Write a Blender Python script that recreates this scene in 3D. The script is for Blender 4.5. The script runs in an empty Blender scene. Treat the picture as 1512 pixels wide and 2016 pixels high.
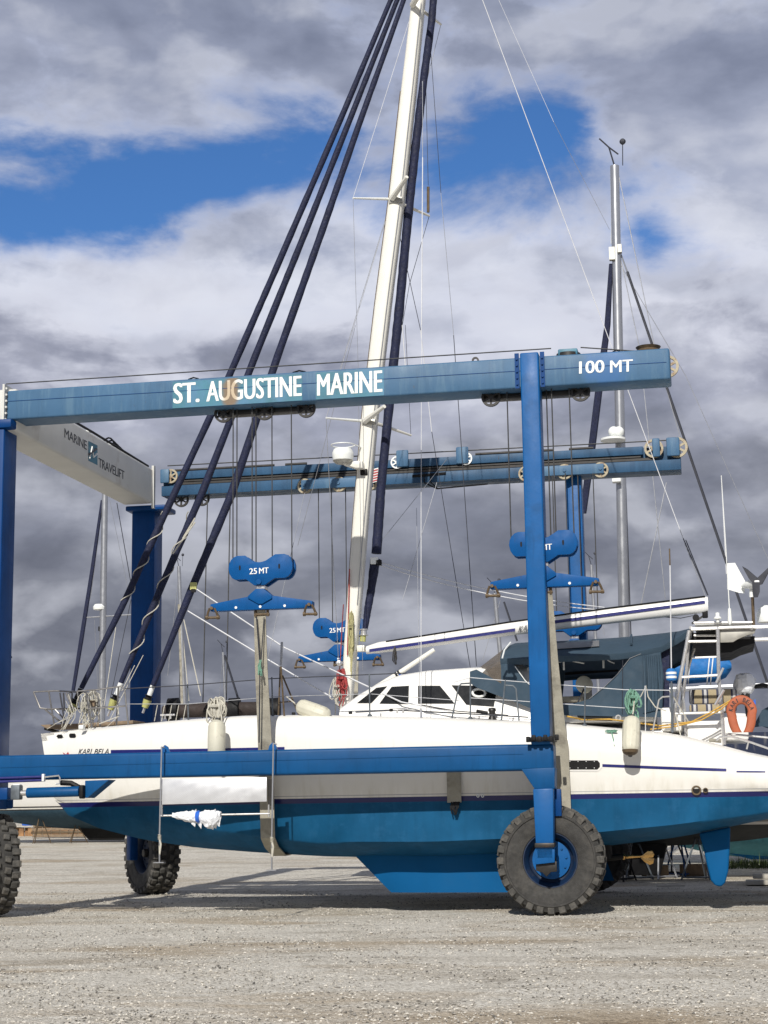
import bpy, bmesh, math, random
import numpy as np
from mathutils import Vector, Matrix
random.seed(7); rng = np.random.default_rng(7)
R = math.radians
sc = bpy.context.scene
col = sc.collection

# ------------------------------------------------------------------ camera
F, TH, ROLL, PSI, X0, Y0, EYE = 3332.0, 0.176, 0.0142, 0.1926, 2.466, 26.7245, 1.6
cam_d = bpy.data.cameras.new('camera'); cam = bpy.data.objects.new('camera', cam_d); col.objects.link(cam)
cam_d.sensor_fit = 'VERTICAL'; cam_d.sensor_height = 36.0; cam_d.lens = 36.0 * F / 2016.0
cam_d.clip_start = 0.1; cam_d.clip_end = 5000
fwd = Vector((0, math.cos(TH), math.sin(TH))); rt0 = Vector((1, 0, 0)); up0 = Vector((0, -math.sin(TH), math.cos(TH)))
cr, sr = math.cos(ROLL), math.sin(ROLL)
rt = rt0 * cr - up0 * sr; up = rt0 * sr + up0 * cr
cam.matrix_world = Matrix(((rt.x, up.x, -fwd.x, 0), (rt.y, up.y, -fwd.y, 0), (rt.z, up.z, -fwd.z, EYE), (0, 0, 0, 1)))
sc.camera = cam

# ------------------------------------------------------------------ world, sun, exposure
SUN_EL, SUN_AZ = 35.0, math.degrees(PSI) + 1.0          # light travels along the width of the boat lift
sc.view_settings.view_transform = 'Standard'; sc.view_settings.look = 'None'
sc.view_settings.exposure = 0.0; sc.view_settings.gamma = 1.0
w = bpy.data.worlds.new("World"); sc.world = w; w.use_nodes = True
nt = w.node_tree; nt.nodes.clear()
class NB:
    def __init__(s, nt): s.nt = nt
    def n(s, t, **k):
        o = s.nt.nodes.new(t)
        for a, b in k.items(): setattr(o, a, b)
        return o
    def l(s, a, b): s.nt.links.new(a, b)
    def put(s, sock, v):
        if isinstance(v, bpy.types.NodeSocket): s.l(v, sock)
        else: sock.default_value = v
    def m(s, op, a, b=None, c=None, clamp=False):
        o = s.n('ShaderNodeMath', operation=op); o.use_clamp = clamp
        for i, v in enumerate((a, b, c)):
            if v is not None: s.put(o.inputs[i], v)
        return o.outputs[0]
    def noise(s, vec, scale, detail=4, rough=.5, dist=0):
        o = s.n('ShaderNodeTexNoise')
        if vec is not None: s.l(vec, o.inputs['Vector'])
        o.inputs['Scale'].default_value = scale; o.inputs['Detail'].default_value = detail
        o.inputs['Roughness'].default_value = rough; o.inputs['Distortion'].default_value = dist
        return o.outputs['Fac']
    def ramp(s, fac, stops, interp='LINEAR'):
        o = s.n('ShaderNodeValToRGB'); e = o.color_ramp; e.interpolation = interp
        while len(e.elements) > 1: e.elements.remove(e.elements[-1])
        e.elements[0].position = stops[0][0]; e.elements[0].color = (*stops[0][1], 1)
        for p, c in stops[1:]:
            q = e.elements.new(p); q.color = (*c, 1)
        s.put(o.inputs[0], fac); return o.outputs[0]
    def rng(s, v, a, b, c=0., d=1., smooth=False):
        o = s.n('ShaderNodeMapRange'); o.interpolation_type = 'SMOOTHSTEP' if smooth else 'LINEAR'
        s.put(o.inputs[0], v)
        for i, q in enumerate((a, b, c, d)): o.inputs[i + 1].default_value = q
        return o.outputs[0]
    def mix(s, fac, a, b, mode='MIX'):
        o = s.n('ShaderNodeMix', data_type='RGBA', blend_type=mode)
        s.put(o.inputs[0], fac); s.put(o.inputs[6], a); s.put(o.inputs[7], b)
        return o.outputs[2]
    def vmul(s, v, k):
        o = s.n('ShaderNodeVectorMath', operation='MULTIPLY'); s.l(v, o.inputs[0]); o.inputs[1].default_value = k
        return o.outputs[0]
b = NB(nt)
tc = b.n('ShaderNodeTexCoord'); dirv = tc.outputs['Generated']
sx = b.n('ShaderNodeSeparateXYZ'); b.l(dirv, sx.inputs[0])
az = b.m('MULTIPLY', b.m('ARCTAN2', sx.outputs[0], sx.outputs[1]), 57.2958)
el = b.m('MULTIPLY', b.m('ARCSINE', sx.outputs[2]), 57.2958)
sky = b.n('ShaderNodeTexSky'); sky.sky_type = 'NISHITA'; sky.sun_disc = False
sky.sun_elevation = R(SUN_EL); sky.sun_rotation = R(180 + SUN_AZ); sky.air_density = 1.0; sky.dust_density = .3; sky.ozone_density = 2.5
v1 = b.vmul(dirv, (5.0, 5.0, 9.5))
nA = b.noise(v1, 1.9, 10, .58, .35)
nB = b.noise(b.vmul(dirv, (4.6, 4.6, 9.5)), 2.3, 9, .54, .35)
nC = b.noise(b.vmul(dirv, (3.6, 3.6, 13.)), 1.9, 7, .52, .3)
nD = b.noise(b.vmul(dirv, (6., 6., 11.)), 5.5, 8, .6, .3)
gs = None
for a0, e0, sa, se, k in ((-12.2, 20.0, 4.2, 1.5, 1.15), (-5.6, 21.4, 4.6, 1.3, 1.0), (-1.4, 22.3, 2.5, .9, .5), (3.4, 22.4, 2.7, 1.9, 1.05), (6.6, 22.8, 1.9, 2.3, .85), (9.4, 19.1, 1.2, .8, .50), (2.6, 19.9, 2.0, .8, .45)):
    q = b.m('ADD', b.m('POWER', b.m('ABSOLUTE', b.m('DIVIDE', b.m('ADD', az, -a0), sa)), 2.), b.m('POWER', b.m('ABSOLUTE', b.m('DIVIDE', b.m('ADD', el, -e0), se)), 2.))
    g = b.m('MULTIPLY', b.m('POWER', 2.718, b.m('MULTIPLY', q, -1.)), k)
    gs = g if gs is None else b.m('ADD', gs, g)
dens = b.m('ADD', b.m('ADD', b.m('ADD', nA, b.m('MULTIPLY', b.m('ADD', nD, -.5), .22)), b.m('MULTIPLY', gs, -.36)), b.rng(el, 12., 19., .30, .02))
mask = b.rng(dens, .17, .47, 0, 1, True)
elp = b.m('ADD', el, b.m('ADD', b.m('ADD', b.m('MULTIPLY', b.m('ADD', nB, -.5), 11.0), b.m('MULTIPLY', b.m('ADD', nA, -.5), 6.)), b.m('MULTIPLY', b.m('ADD', nD, -.5), 4.)))
cc = b.ramp(b.m('DIVIDE', elp, 60.), [(0/60, (.140, .152, .195)), (3/60, (.165, .177, .222)), (6/60, (.200, .213, .262)), (9/60, (.240, .254, .308)), (12/60, (.310, .326, .395)),
      (14.5/60, (.40, .42, .52)), (16.5/60, (.68, .70, .80)), (18.5/60, (.68, .71, .82)), (21/60, (.39, .43, .56)), (26/60, (.29, .325, .44)), (33/60, (.21, .24, .32)), (42/60, (.115, .13, .175)), (1, (.11, .125, .17))])  # highest stops: unseen overhead cloud, made dark to cut ambient light and deepen shadows
def shift(v, d):
    o = b.n('ShaderNodeVectorMath', operation='ADD'); b.l(v, o.inputs[0]); o.inputs[1].default_value = d; return o.outputs[0]
vr = b.vmul(dirv, (5., 5., 8.5))
rel = b.m('ADD', b.m('MULTIPLY', b.m('SUBTRACT', b.noise(vr, 1.7, 6, .47, .25), b.noise(shift(vr, (.05, 0, .19)), 1.7, 6, .47, .25)), 2.6),
          b.m('MULTIPLY', b.m('SUBTRACT', b.noise(vr, 4.6, 5, .5, .2), b.noise(shift(vr, (.02, 0, .07)), 4.6, 5, .5, .2)), .75))
cc = b.mix(b.rng(nC, .46, .68, 0, .40, True), cc, b.mix(.5, cc, (.62, .65, .78, 1)))
cc = b.mix(b.rng(nB, .36, .56, .38, 0., True), cc, b.mix(1., cc, (.60, .62, .67, 1), 'MULTIPLY'))
cc = b.mix(b.rng(rel, .03, .40, 0, .75), cc, b.mix(.5, cc, (.80, .82, .90, 1)))
cc = b.mix(b.rng(rel, -.02, -.38, 0, .62), cc, b.mix(1., cc, (.60, .62, .67, 1), 'MULTIPLY'))
edge = b.m('MULTIPLY', b.m('MULTIPLY', mask, b.rng(dens, .34, .54, 1., 0., True)), b.rng(el, 14., 18., 0., .5))
cc = b.mix(edge, cc, (.60, .66, .86, 1))
cc10 = b.mix(1., cc, (10., 10., 10., 1), 'MULTIPLY')
blue = b.mix(1., sky.outputs[0], (.44, .74, 1.10, 1), 'MULTIPLY')
bg = b.n('ShaderNodeBackground'); b.l(b.mix(mask, blue, cc10), bg.inputs[0]); bg.inputs[1].default_value = 0.1
out = b.n('ShaderNodeOutputWorld'); b.l(bg.outputs[0], out.inputs[0])
sun_d = bpy.data.lights.new('sun', 'SUN'); sun = bpy.data.objects.new('sun', sun_d); col.objects.link(sun)
sun_d.energy = 4.3; sun_d.angle = R(.55); sun_d.color = (1.0, .955, .88)
sd = Vector((math.sin(R(SUN_AZ)) * math.cos(R(SUN_EL)), math.cos(R(SUN_AZ)) * math.cos(R(SUN_EL)), -math.sin(R(SUN_EL))))
sun.rotation_euler = sd.to_track_quat('-Z', 'Y').to_euler(); sun.location = (-10, -30, 30)

# ------------------------------------------------------------------ frames: u along the boat lift, v away, z up
cP, sP = math.cos(PSI), math.sin(PSI)
def L2W(p): return (X0 + cP * p[0] + sP * p[1], Y0 - sP * p[0] + cP * p[1], p[2])
def _ray(px, py):
    a, c = px - 756.0, py - 1008.0
    x = (cr * a - sr * c) / F; y = -(sr * a + cr * c) / F
    d = (x, math.cos(TH) - y * math.sin(TH), math.sin(TH) + y * math.cos(TH))
    return np.array((cP * d[0] - sP * d[1], sP * d[0] + cP * d[1], d[2]))
EO = np.array((-cP * X0 + sP * Y0, -sP * X0 - cP * Y0, EYE))
def V(px, py, v):                      # survey: sight line of the photograph met with the vertical plane v metres behind the lift's near side
    d = _ray(px, py); return Vector(EO + d * ((v - EO[1]) / d[1]))
def UU(px, py, u):
    d = _ray(px, py); return Vector(EO + d * ((u - EO[0]) / d[0]))
def VV(pts, v): return [V(x, y, v) for x, y in pts]

# ------------------------------------------------------------------ materials
def mat(name, c, rough=.5, metal=0., var=.12, scale=4., bump=0., bscale=60., dirt=None, damt=.5, dscale=1.5, dthr=.55, spec=.5, alpha=None, streak=False, chips=None):
    m = bpy.data.materials.new(name); m.use_nodes = True; q = NB(m.node_tree); p = m.node_tree.nodes['Principled BSDF']
    t = q.n('ShaderNodeTexCoord').outputs['Object']
    f = q.noise(t, scale, 5, .6)
    lo = tuple(x * (1 - var) for x in c) + (1,); hi = tuple(min(1, x * (1 + var)) for x in c) + (1,)
    cc = q.mix(q.rng(f, .3, .7), lo, hi)
    if dirt:
        tv = q.vmul(t, (6, 6, .8)) if streak else t
        d = q.noise(tv, dscale, 7, .65)
        cc = q.mix(q.rng(d, dthr, dthr + .16, 0, damt), cc, (*dirt, 1))
    if chips:
        d = q.noise(q.vmul(t, (1, 1, .45)), 7, 9, .72); cc = q.mix(q.rng(d, .64, .70, 0, chips[1]), cc, (*chips[0], 1))
        d = q.noise(q.vmul(t, (3, 3, .35)), 3.2, 8, .7); cc = q.mix(q.rng(d, .52, .72, 0, chips[1] * .6), cc, tuple(.55 * a for a in c) + (1,))
    q.l(cc, p.inputs['Base Color'])
    q.put(p.inputs['Roughness'], q.rng(q.noise(t, scale * 2.3, 3), .3, .7, max(.02, rough * .85), min(1, rough * 1.15)))
    p.inputs['Metallic'].default_value = metal; p.inputs['Specular IOR Level'].default_value = spec
    if bump:
        bn = q.n('ShaderNodeBump'); bn.inputs['Strength'].default_value = bump; bn.inputs['Distance'].default_value = .02
        q.l(q.noise(t, bscale, 4), bn.inputs['Height']); q.l(bn.outputs[0], p.inputs['Normal'])
    if alpha is not None: p.inputs['Alpha'].default_value = alpha
    return m
M = {}
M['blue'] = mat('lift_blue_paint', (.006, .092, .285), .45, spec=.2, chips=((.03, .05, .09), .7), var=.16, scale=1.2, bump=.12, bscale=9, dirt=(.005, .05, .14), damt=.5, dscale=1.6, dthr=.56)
M['bluebeam'] = mat('lift_blue_beam_paint', (.003, .069, .205), .45, spec=.2, chips=((.02, .04, .08), .7), var=.14, scale=1.0, bump=.1, bscale=7, dirt=(.003, .045, .15), damt=.5, dscale=1.8, dthr=.56)
M['faded'] = mat('faded_blue_paint', (.056, .134, .240), .5, spec=.3, chips=((.10, .08, .06), .55), var=.14, scale=.8, bump=.1, bscale=6, dirt=(.11, .20, .29), damt=.6, dscale=1.1, dthr=.52, streak=True)
M['fadedfar'] = mat('faded_blue_paint_oily', (.030, .085, .165), .5, spec=.25, chips=((.07, .05, .035), .8), var=.2, scale=1.2, dirt=(.014, .04, .09), damt=.5, dscale=.8, dthr=.5, streak=True)
M['navyshade'] = mat('dark_blue_paint_and_leg_shade', (.003, .048, .185), .42, spec=.15, chips=((.02, .03, .06), .6), var=.2, scale=1.0, dirt=(.01, .04, .12), damt=.5, dscale=1.2, dthr=.55)  # lift blue darkened to carry the left legs' shade; also small dark blue parts
M['block'] = mat('block_blue_paint', (.002, .076, .255), .5, spec=.15, chips=((.04, .05, .08), .6), var=.12, scale=3, dirt=(.01, .05, .2), damt=.4, dscale=3, dthr=.58)
M['crosswhite'] = mat('weathered_white_paint', (.60, .60, .57), .55, var=.06, scale=1, dirt=(.30, .24, .17), damt=.55, dscale=1.2, dthr=.6)
M['white'] = mat('white_gelcoat', (.80, .79, .755), .3, var=.02, scale=1.0, dirt=(.70, .68, .63), damt=.4, dscale=2.5, dthr=.55)
M['mastw'] = mat('cream_mast_paint', (.76, .745, .68), .35, var=.03, scale=2, dirt=(.62, .58, .48), damt=.4, dscale=2, dthr=.58)
M['lett'] = mat('white_lettering', (.80, .82, .80), .5, var=.04, scale=3)
M['dletter'] = mat('dark_lettering', (.02, .022, .03), .5, var=.1)
M['teal'] = mat('teal_sign_paint', (.04, .17, .24), .5, var=.22, scale=1.6, dirt=(.075, .20, .36), damt=.8, dscale=1.4, dthr=.5)
M['black'] = mat('black_rubber_plastic', (.008, .008, .009), .6, var=.3, spec=.25)
M['grease'] = mat('greasy_black_steel', (.02, .018, .016), .45, var=.4, scale=6, dirt=(.06, .035, .02), damt=.6, dscale=4)
M['rope'] = mat('steel_wire_rope', (.09, .09, .088), .45, metal=.6, var=.2, scale=9)
M['wire'] = mat('stainless_wire', (.42, .43, .45), .35, metal=.7, var=.1)
M['lwire'] = mat('pale_line', (.62, .63, .65), .6, var=.1)
M['dwire'] = mat('dark_line', (.025, .028, .04), .6, var=.2)
M['steel'] = mat('stainless_tube', (.72, .71, .69), .30, metal=.75, var=.08, scale=12)
M['rusty'] = mat('rusty_shackle_steel', (.12, .085, .05), .6, metal=.35, var=.35, scale=14)
M['alu'] = mat('aluminium_mast', (.42, .43, .45), .33, metal=.75, var=.06, scale=2)
M['cream'] = mat('cream_sheave_paint', (.40, .35, .24), .5, var=.12, scale=8, dirt=(.20, .10, .04), damt=.8, dscale=9, dthr=.5)
M['tread'] = mat('dusty_tread_rubber', (.062, .060, .055), .9, var=.35, scale=9, bump=.4, bscale=40, dirt=(.13, .12, .105), damt=.65, dscale=7, dthr=.46)
M['tyre'] = mat('dusty_tyre_rubber', (.040, .039, .037), .85, var=.3, scale=7, bump=.4, bscale=45, dirt=(.085, .080, .072), damt=.5, dscale=5, dthr=.48)
M['navy'] = mat('navy_sail_cover', (.006, .010, .040), .75, var=.3, scale=9, bump=.5, bscale=28)
M['canvas'] = mat('slate_blue_canvas', (.030, .058, .088), .8, var=.12, scale=2.5, bump=.25, bscale=8)
M['canvasg'] = mat('grey_clear_window', (.16, .16, .16), .35, var=.1, scale=3)
M['stripe'] = mat('navy_stripe', (.015, .018, .14), .35, var=.08)
M['glass'] = mat('dark_tinted_window', (.012, .013, .014), .08, var=.2)
M['wind'] = mat('brown_clear_windscreen', (.16, .135, .11), .15, var=.2, scale=5, alpha=.72)
M['fender'] = mat('yellowed_fender', (.60, .58, .47), .5, var=.08, scale=4, dirt=(.25, .22, .15), damt=.7, dscale=6, dthr=.56)
M['ropew'] = mat('pale_rope', (.52, .50, .43), .85, var=.2, scale=30)
M['ropeg'] = mat('green_white_rope', (.16, .32, .24), .85, var=.45, scale=55)
M['roper'] = mat('red_rope', (.35, .05, .05), .85, var=.3, scale=30)
M['ropey'] = mat('yellow_rope', (.55, .33, .06), .8, var=.2, scale=30)
M['ropeo'] = mat('olive_rope', (.42, .39, .20), .85, var=.25, scale=30)
M['sling'] = mat('worn_web_sling', (.34, .32, .26), .85, var=.16, scale=5, bump=.3, bscale=50, dirt=(.14, .125, .10), damt=.7, dscale=3, dthr=.5)
M['orange'] = mat('faded_orange_vinyl', (.40, .105, .045), .6, var=.14, scale=6)
M['plastic'] = mat('crumpled_clear_plastic', (.78, .80, .83), .18, var=.06, scale=9, bump=.9, bscale=22)
M['tape'] = mat('blue_tape', (.02, .12, .55), .4)
M['bluebag'] = mat('bright_blue_sail_cover', (.006, .14, .42), .7, var=.16, scale=4, bump=.6, bscale=9)
M['wood'] = mat('weathered_wood', (.22, .16, .105), .8, var=.25, scale=9, bump=.2)
M['rust'] = mat('rusted_sheet_pile', (.28, .15, .07), .85, var=.4, scale=2.5, dirt=(.45, .33, .17), damt=.9, dscale=1.2, dthr=.5)
M['concrete'] = mat('concrete_slab', (.42, .40, .35), .9, var=.12, scale=6, bump=.3)
M['brass'] = mat('polished_bronze', (.62, .38, .14), .25, metal=.95, var=.12, scale=8)
M['stand'] = mat('painted_stand_steel', (.13, .15, .17), .55, metal=.4, var=.3, scale=5)
M['solar'] = mat('brushed_panel_steel', (.42, .41, .37), .45, metal=.5, var=.2, scale=5)
M['drum'] = mat('furler_drum', (.45, .45, .16), .5, var=.2)
M['brown'] = mat('dark_brown_canvas', (.035, .025, .022), .8, var=.3, scale=4)
M['hullgrey'] = mat('grey_white_hull', (.62, .62, .60), .35, var=.05, scale=1)
M['flagred'] = mat('flag_red', (.42, .05, .06), .7)
def hull_mat(name, top, mid, bot, z0, z1, line=None):
    m = bpy.data.materials.new(name); m.use_nodes = True; q = NB(m.node_tree); p = m.node_tree.nodes['Principled BSDF']
    t = q.n('ShaderNodeTexCoord').outputs['Object']; s = q.n('ShaderNodeSeparateXYZ'); q.l(t, s.inputs[0]); z = s.outputs[2]
    n1 = q.noise(t, 1.1, 6, .6); n2 = q.noise(q.vmul(t, (5, 5, .7)), 1.6, 6, .6)
    tw = q.mix(q.rng(n1, .55, .75, 0, .5), (*top, 1), tuple(x * .9 for x in top) + (1,))
    tw = q.mix(q.rng(n2, .56, .78, 0, .30), tw, (.60, .56, .47, 1)); n3 = q.noise(t, 9, 9, .72)
    tw = q.mix(q.m('MULTIPLY', q.rng(z, z1 + .30, z1 + .02, 0, 1), q.rng(n2, .35, .65, .10, .5)), tw, (.50, .47, .37, 1)); tw = q.mix(q.rng(n3, .66, .72, 0, .35), tw, (.5, .48, .43, 1))
    bo = q.mix(q.rng(n1, .3, .7), tuple(x * .78 for x in bot) + (1,), tuple(x * 1.2 + .004 for x in bot) + (1,)); bo = q.mix(q.rng(q.noise(t, 3.4, 8, .7), .52, .66, 0, .35), bo, tuple(x * 1.3 + .02 for x in bot) + (1,))
    bo = q.mix(q.rng(n2, .46, .75, 0, .4), bo, tuple(x * .6 for x in bot) + (1,)); bo = q.mix(q.rng(n3, .60, .70, 0, .35), bo, tuple(x * 1.35 + .01 for x in bot) + (1,))
    c = q.mix(q.m('GREATER_THAN', z, z0), bo, (*mid, 1)); c = q.mix(q.m('GREATER_THAN', z, z1), c, tw)
    if line: c = q.mix(q.m('MULTIPLY', q.m('GREATER_THAN', z, line[0]), q.m('LESS_THAN', z, line[1])), c, (*line[2], 1))
    q.l(c, p.inputs['Base Color']); q.put(p.inputs['Roughness'], q.rng(z, z0 - .01, z0 + .01, .6, .28)); q.put(p.inputs['Specular IOR Level'], q.rng(z, z0 - .01, z0 + .01, .14, .5))
    bn = q.n('ShaderNodeBump'); bn.inputs['Strength'].default_value = .06; bn.inputs['Distance'].default_value = .02
    q.l(q.noise(t, 2.2, 2), bn.inputs['Height']); q.l(bn.outputs[0], p.inputs['Normal'])
    return m
ANTI = (.004, .080, .184)
M['hull'] = hull_mat('catamaran_hull_paint', (.80, .785, .74), (.012, .014, .10), ANTI, 1.775, 1.855, (1.885, 1.90, (.42, .42, .42)))
M['anti'] = mat('blue_antifouling', (.002, .085, .235), .6, spec=.12, var=.1, scale=1.2, dirt=(.01, .08, .2), damt=.4, dscale=1.2)
def stripe_mat():
    m = bpy.data.materials.new('striped_cushion_fabric'); m.use_nodes = True; q = NB(m.node_tree); p = m.node_tree.nodes['Principled BSDF']
    t = q.n('ShaderNodeTexCoord').outputs['Object']; s = q.n('ShaderNodeSeparateXYZ'); q.l(q.vmul(t, (4.2, 4.2, 4.2)), s.inputs[0])
    q.l(q.ramp(q.m('FRACT', s.outputs[0]), [(0, (.36, .30, .19)), (.42, (.05, .055, .09)), (.56, (.5, .5, .5)), (.74, (.05, .055, .09)), (.86, (.36, .30, .19))], 'CONSTANT'), p.inputs['Base Color']); p.inputs['Roughness'].default_value = .9
    return m
M['rim'] = mat('dark_navy_rim_paint', (.006, .018, .05), .45, var=.3, scale=5, dirt=(.06, .055, .05), damt=.5, dscale=4)
M['shadesteel'] = mat('shaded_rail_tube', (.26, .25, .24), .35, metal=.8, var=.2, scale=9)  # stainless tube darkened in colour for the pulpit rails' shadow side
M['cushion'] = stripe_mat()
def plate_mat():
    m = mat('diamond_tread_plate', (.66, .67, .69), .38, metal=.45, var=.08, scale=3, dirt=(.45, .45, .46), damt=.4, dscale=2)
    q = NB(m.node_tree); p = m.node_tree.nodes['Principled BSDF']; t = q.n('ShaderNodeTexCoord').outputs['Object']
    mp = q.n('ShaderNodeMapping'); mp.inputs['Rotation'].default_value = (0, R(45), PSI); q.l(t, mp.inputs[0])
    v = q.n('ShaderNodeTexVoronoi'); v.inputs['Scale'].default_value = 48; v.inputs['Randomness'].default_value = 0; q.l(mp.outputs[0], v.inputs['Vector'])
    bn = q.n('ShaderNodeBump'); bn.inputs['Strength'].default_value = .22; bn.inputs['Distance'].default_value = .01
    q.l(q.rng(v.outputs['Distance'], .1, .5, 1, 0), bn.inputs['Height']); q.l(bn.outputs[0], p.inputs['Normal'])
    return m
M['plate'] = plate_mat()
def spot(name, base, colr, center, rad, amt, zs=1.0):      # base paint with one stain that stays put
    m = M[base].copy(); m.name = name; q = NB(m.node_tree); p = m.node_tree.nodes['Principled BSDF']
    old = p.inputs['Base Color'].links[0].from_socket
    t = q.n('ShaderNodeTexCoord').outputs['Object']
    d = q.n('ShaderNodeVectorMath', operation='SUBTRACT'); q.l(t, d.inputs[0]); d.inputs[1].default_value = center
    dm = q.vmul(d.outputs[0], (1, 1, zs)); ln = q.n('ShaderNodeVectorMath', operation='LENGTH'); q.l(dm, ln.inputs[0])
    f = q.m('ADD', ln.outputs['Value'], q.m('MULTIPLY', q.noise(t, 5, 5), rad * 1.0))
    q.l(q.mix(q.rng(f, rad * 1.1, rad * 1.75, amt, 0, True), old, (*colr, 1)), p.inputs['Base Color'])
    return m

# ------------------------------------------------------------------ mesh helpers
def vec(p): return Vector(p)
class MB:
    def __init__(s): s.v = []; s.f = []
    def add(s, vs, fs):
        o = len(s.v); s.v += [Vector(p) for p in vs]; s.f += [tuple(i + o for i in f) for f in fs]; return s
    def box(s, c, d, ax=None):
        c = vec(c); ax = ax or (Vector((1, 0, 0)), Vector((0, 1, 0)), Vector((0, 0, 1)))
        vs = [c + ax[0] * (i * d[0] / 2) + ax[1] * (j * d[1] / 2) + ax[2] * (k * d[2] / 2) for i in (-1, 1) for j in (-1, 1) for k in (-1, 1)]
        return s.add(vs, [(0, 1, 3, 2), (4, 6, 7, 5), (0, 4, 5, 1), (2, 3, 7, 6), (0, 2, 6, 4), (1, 5, 7, 3)])
    def span(s, a, c): return s.box([(x + y) / 2 for x, y in zip(a, c)], [abs(y - x) for x, y in zip(a, c)])
    def bar(s, p, q, wd, ht, upv=(0, 0, 1)):
        p, q = vec(p), vec(q); x = (q - p).normalized(); y = vec(upv).cross(x).normalized(); z = x.cross(y)
        return s.box((p + q) / 2, ((q - p).length, wd, ht), (x, y, z))
    def tube(s, pts, r, n=8, cap=True):
        pts = [vec(p) for p in pts]; rs = r if isinstance(r, (list, tuple)) else [r] * len(pts)
        t0 = (pts[1] - pts[0]).normalized(); a = t0.orthogonal().normalized(); rings = []; prev = t0
        for i, p in enumerate(pts):
            t = (pts[min(i + 1, len(pts) - 1)] - pts[max(i - 1, 0)]).normalized()
            a = (prev.rotation_difference(t) @ a); a = (a - t * a.dot(t)).normalized(); prev = t; bb = t.cross(a)
            rings.append([p + (a * math.cos(2 * math.pi * k / n) + bb * math.sin(2 * math.pi * k / n)) * rs[i] for k in range(n)])
        return s.loft(rings, cap)
    def loft(s, rings, cap=True, closed=True):
        n = len(rings[0]); vs = [p for r_ in rings for p in r_]; fs = []
        for i in range(len(rings) - 1):
            for k in range(n if closed else n - 1):
                a, c = i * n + k, i * n + (k + 1) % n
                fs.append((a, c, c + n, a + n))
        if cap: fs += [tuple(range(n))[::-1], tuple(range((len(rings) - 1) * n, len(rings) * n))]
        return s.add(vs, fs)
    def prism(s, poly, d):
        d = vec(d); n = len(poly); p2 = [vec(p) + d for p in poly]
        return s.add(list(poly) + p2, [tuple(range(n)), tuple(range(n, 2 * n))[::-1]] + [(i, (i + 1) % n, n + (i + 1) % n, n + i) for i in range(n)])
    def lathe(s, c, axis, prof, n=32, cap=True):
        c = vec(c); ax = vec(axis).normalized(); a = ax.orthogonal().normalized(); bb = ax.cross(a)
        rings = [[c + ax * h + (a * math.cos(2 * math.pi * k / n) + bb * math.sin(2 * math.pi * k / n)) * max(r, 1e-4) for k in range(n)] for r, h in prof]
        return s.loft(rings, cap)
    def ball(s, c, r, n=14, sc_=(1, 1, 1)):
        c = vec(c); rings = []
        for i in range(1, n):
            th = math.pi * i / n
            rings.append([c + Vector((r * sc_[0] * math.sin(th) * math.cos(2 * math.pi * k / n), r * sc_[1] * math.sin(th) * math.sin(2 * math.pi * k / n), -r * sc_[2] * math.cos(th))) for k in range(n)])
        return s.loft(rings, True)
    def build(s, name, m, parent=None, base=None, bevel=0., seg=2, sharp=38, label=None):
        if base is None: base = parent_base.get(parent.name) if parent else (0, 0, 0)
        bw = Vector(L2W(base)); me = bpy.data.meshes.new(name)
        me.from_pydata([tuple(Vector(L2W(p)) - bw) for p in s.v], [], s.f); me.update()
        bm = bmesh.new(); bm.from_mesh(me); bmesh.ops.recalc_face_normals(bm, faces=bm.faces)
        if bevel:
            es = [e for e in bm.edges if len(e.link_faces) == 2 and e.calc_face_angle(0) > R(40)]
            bmesh.ops.bevel(bm, geom=es, offset=bevel, segments=seg, affect='EDGES', profile=.5, clamp_overlap=True)
        bm.to_mesh(me); bm.free()
        me.polygons.foreach_set('use_smooth', [True] * len(me.polygons)); me.set_sharp_from_angle(angle=R(sharp))
        me.materials.append(M[m] if isinstance(m, str) else m)
        o = bpy.data.objects.new(name, me); col.objects.link(o)
        if parent: o.parent = parent
        else: o.location = bw
        parent_base[o.name] = base
        if label: o['label'] = label
        return o
parent_base = {}
def thing(name, label, cat, base, group=None):
    o = bpy.data.objects.new(name, None); col.objects.link(o); o.location = L2W(base); o.empty_display_size = .2
    parent_base[o.name] = base; o['label'] = label; o['category'] = cat
    if group: o['group'] = group
    return o
def tag(o, label, cat, group=None):
    o['label'] = label; o['category'] = cat
    if group: o['group'] = group
    return o
def line(name, m, parent, p, q, r=.008, sag=0., n=5, seg=8):
    p, q = vec(p), vec(q); k = seg if sag else 1
    pts = [p.lerp(q, i / k) - Vector((0, 0, sag * 4 * (i / k) * (1 - i / k))) for i in range(k + 1)]
    return MB().tube(pts, r, n).build(name, m, parent)
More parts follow.
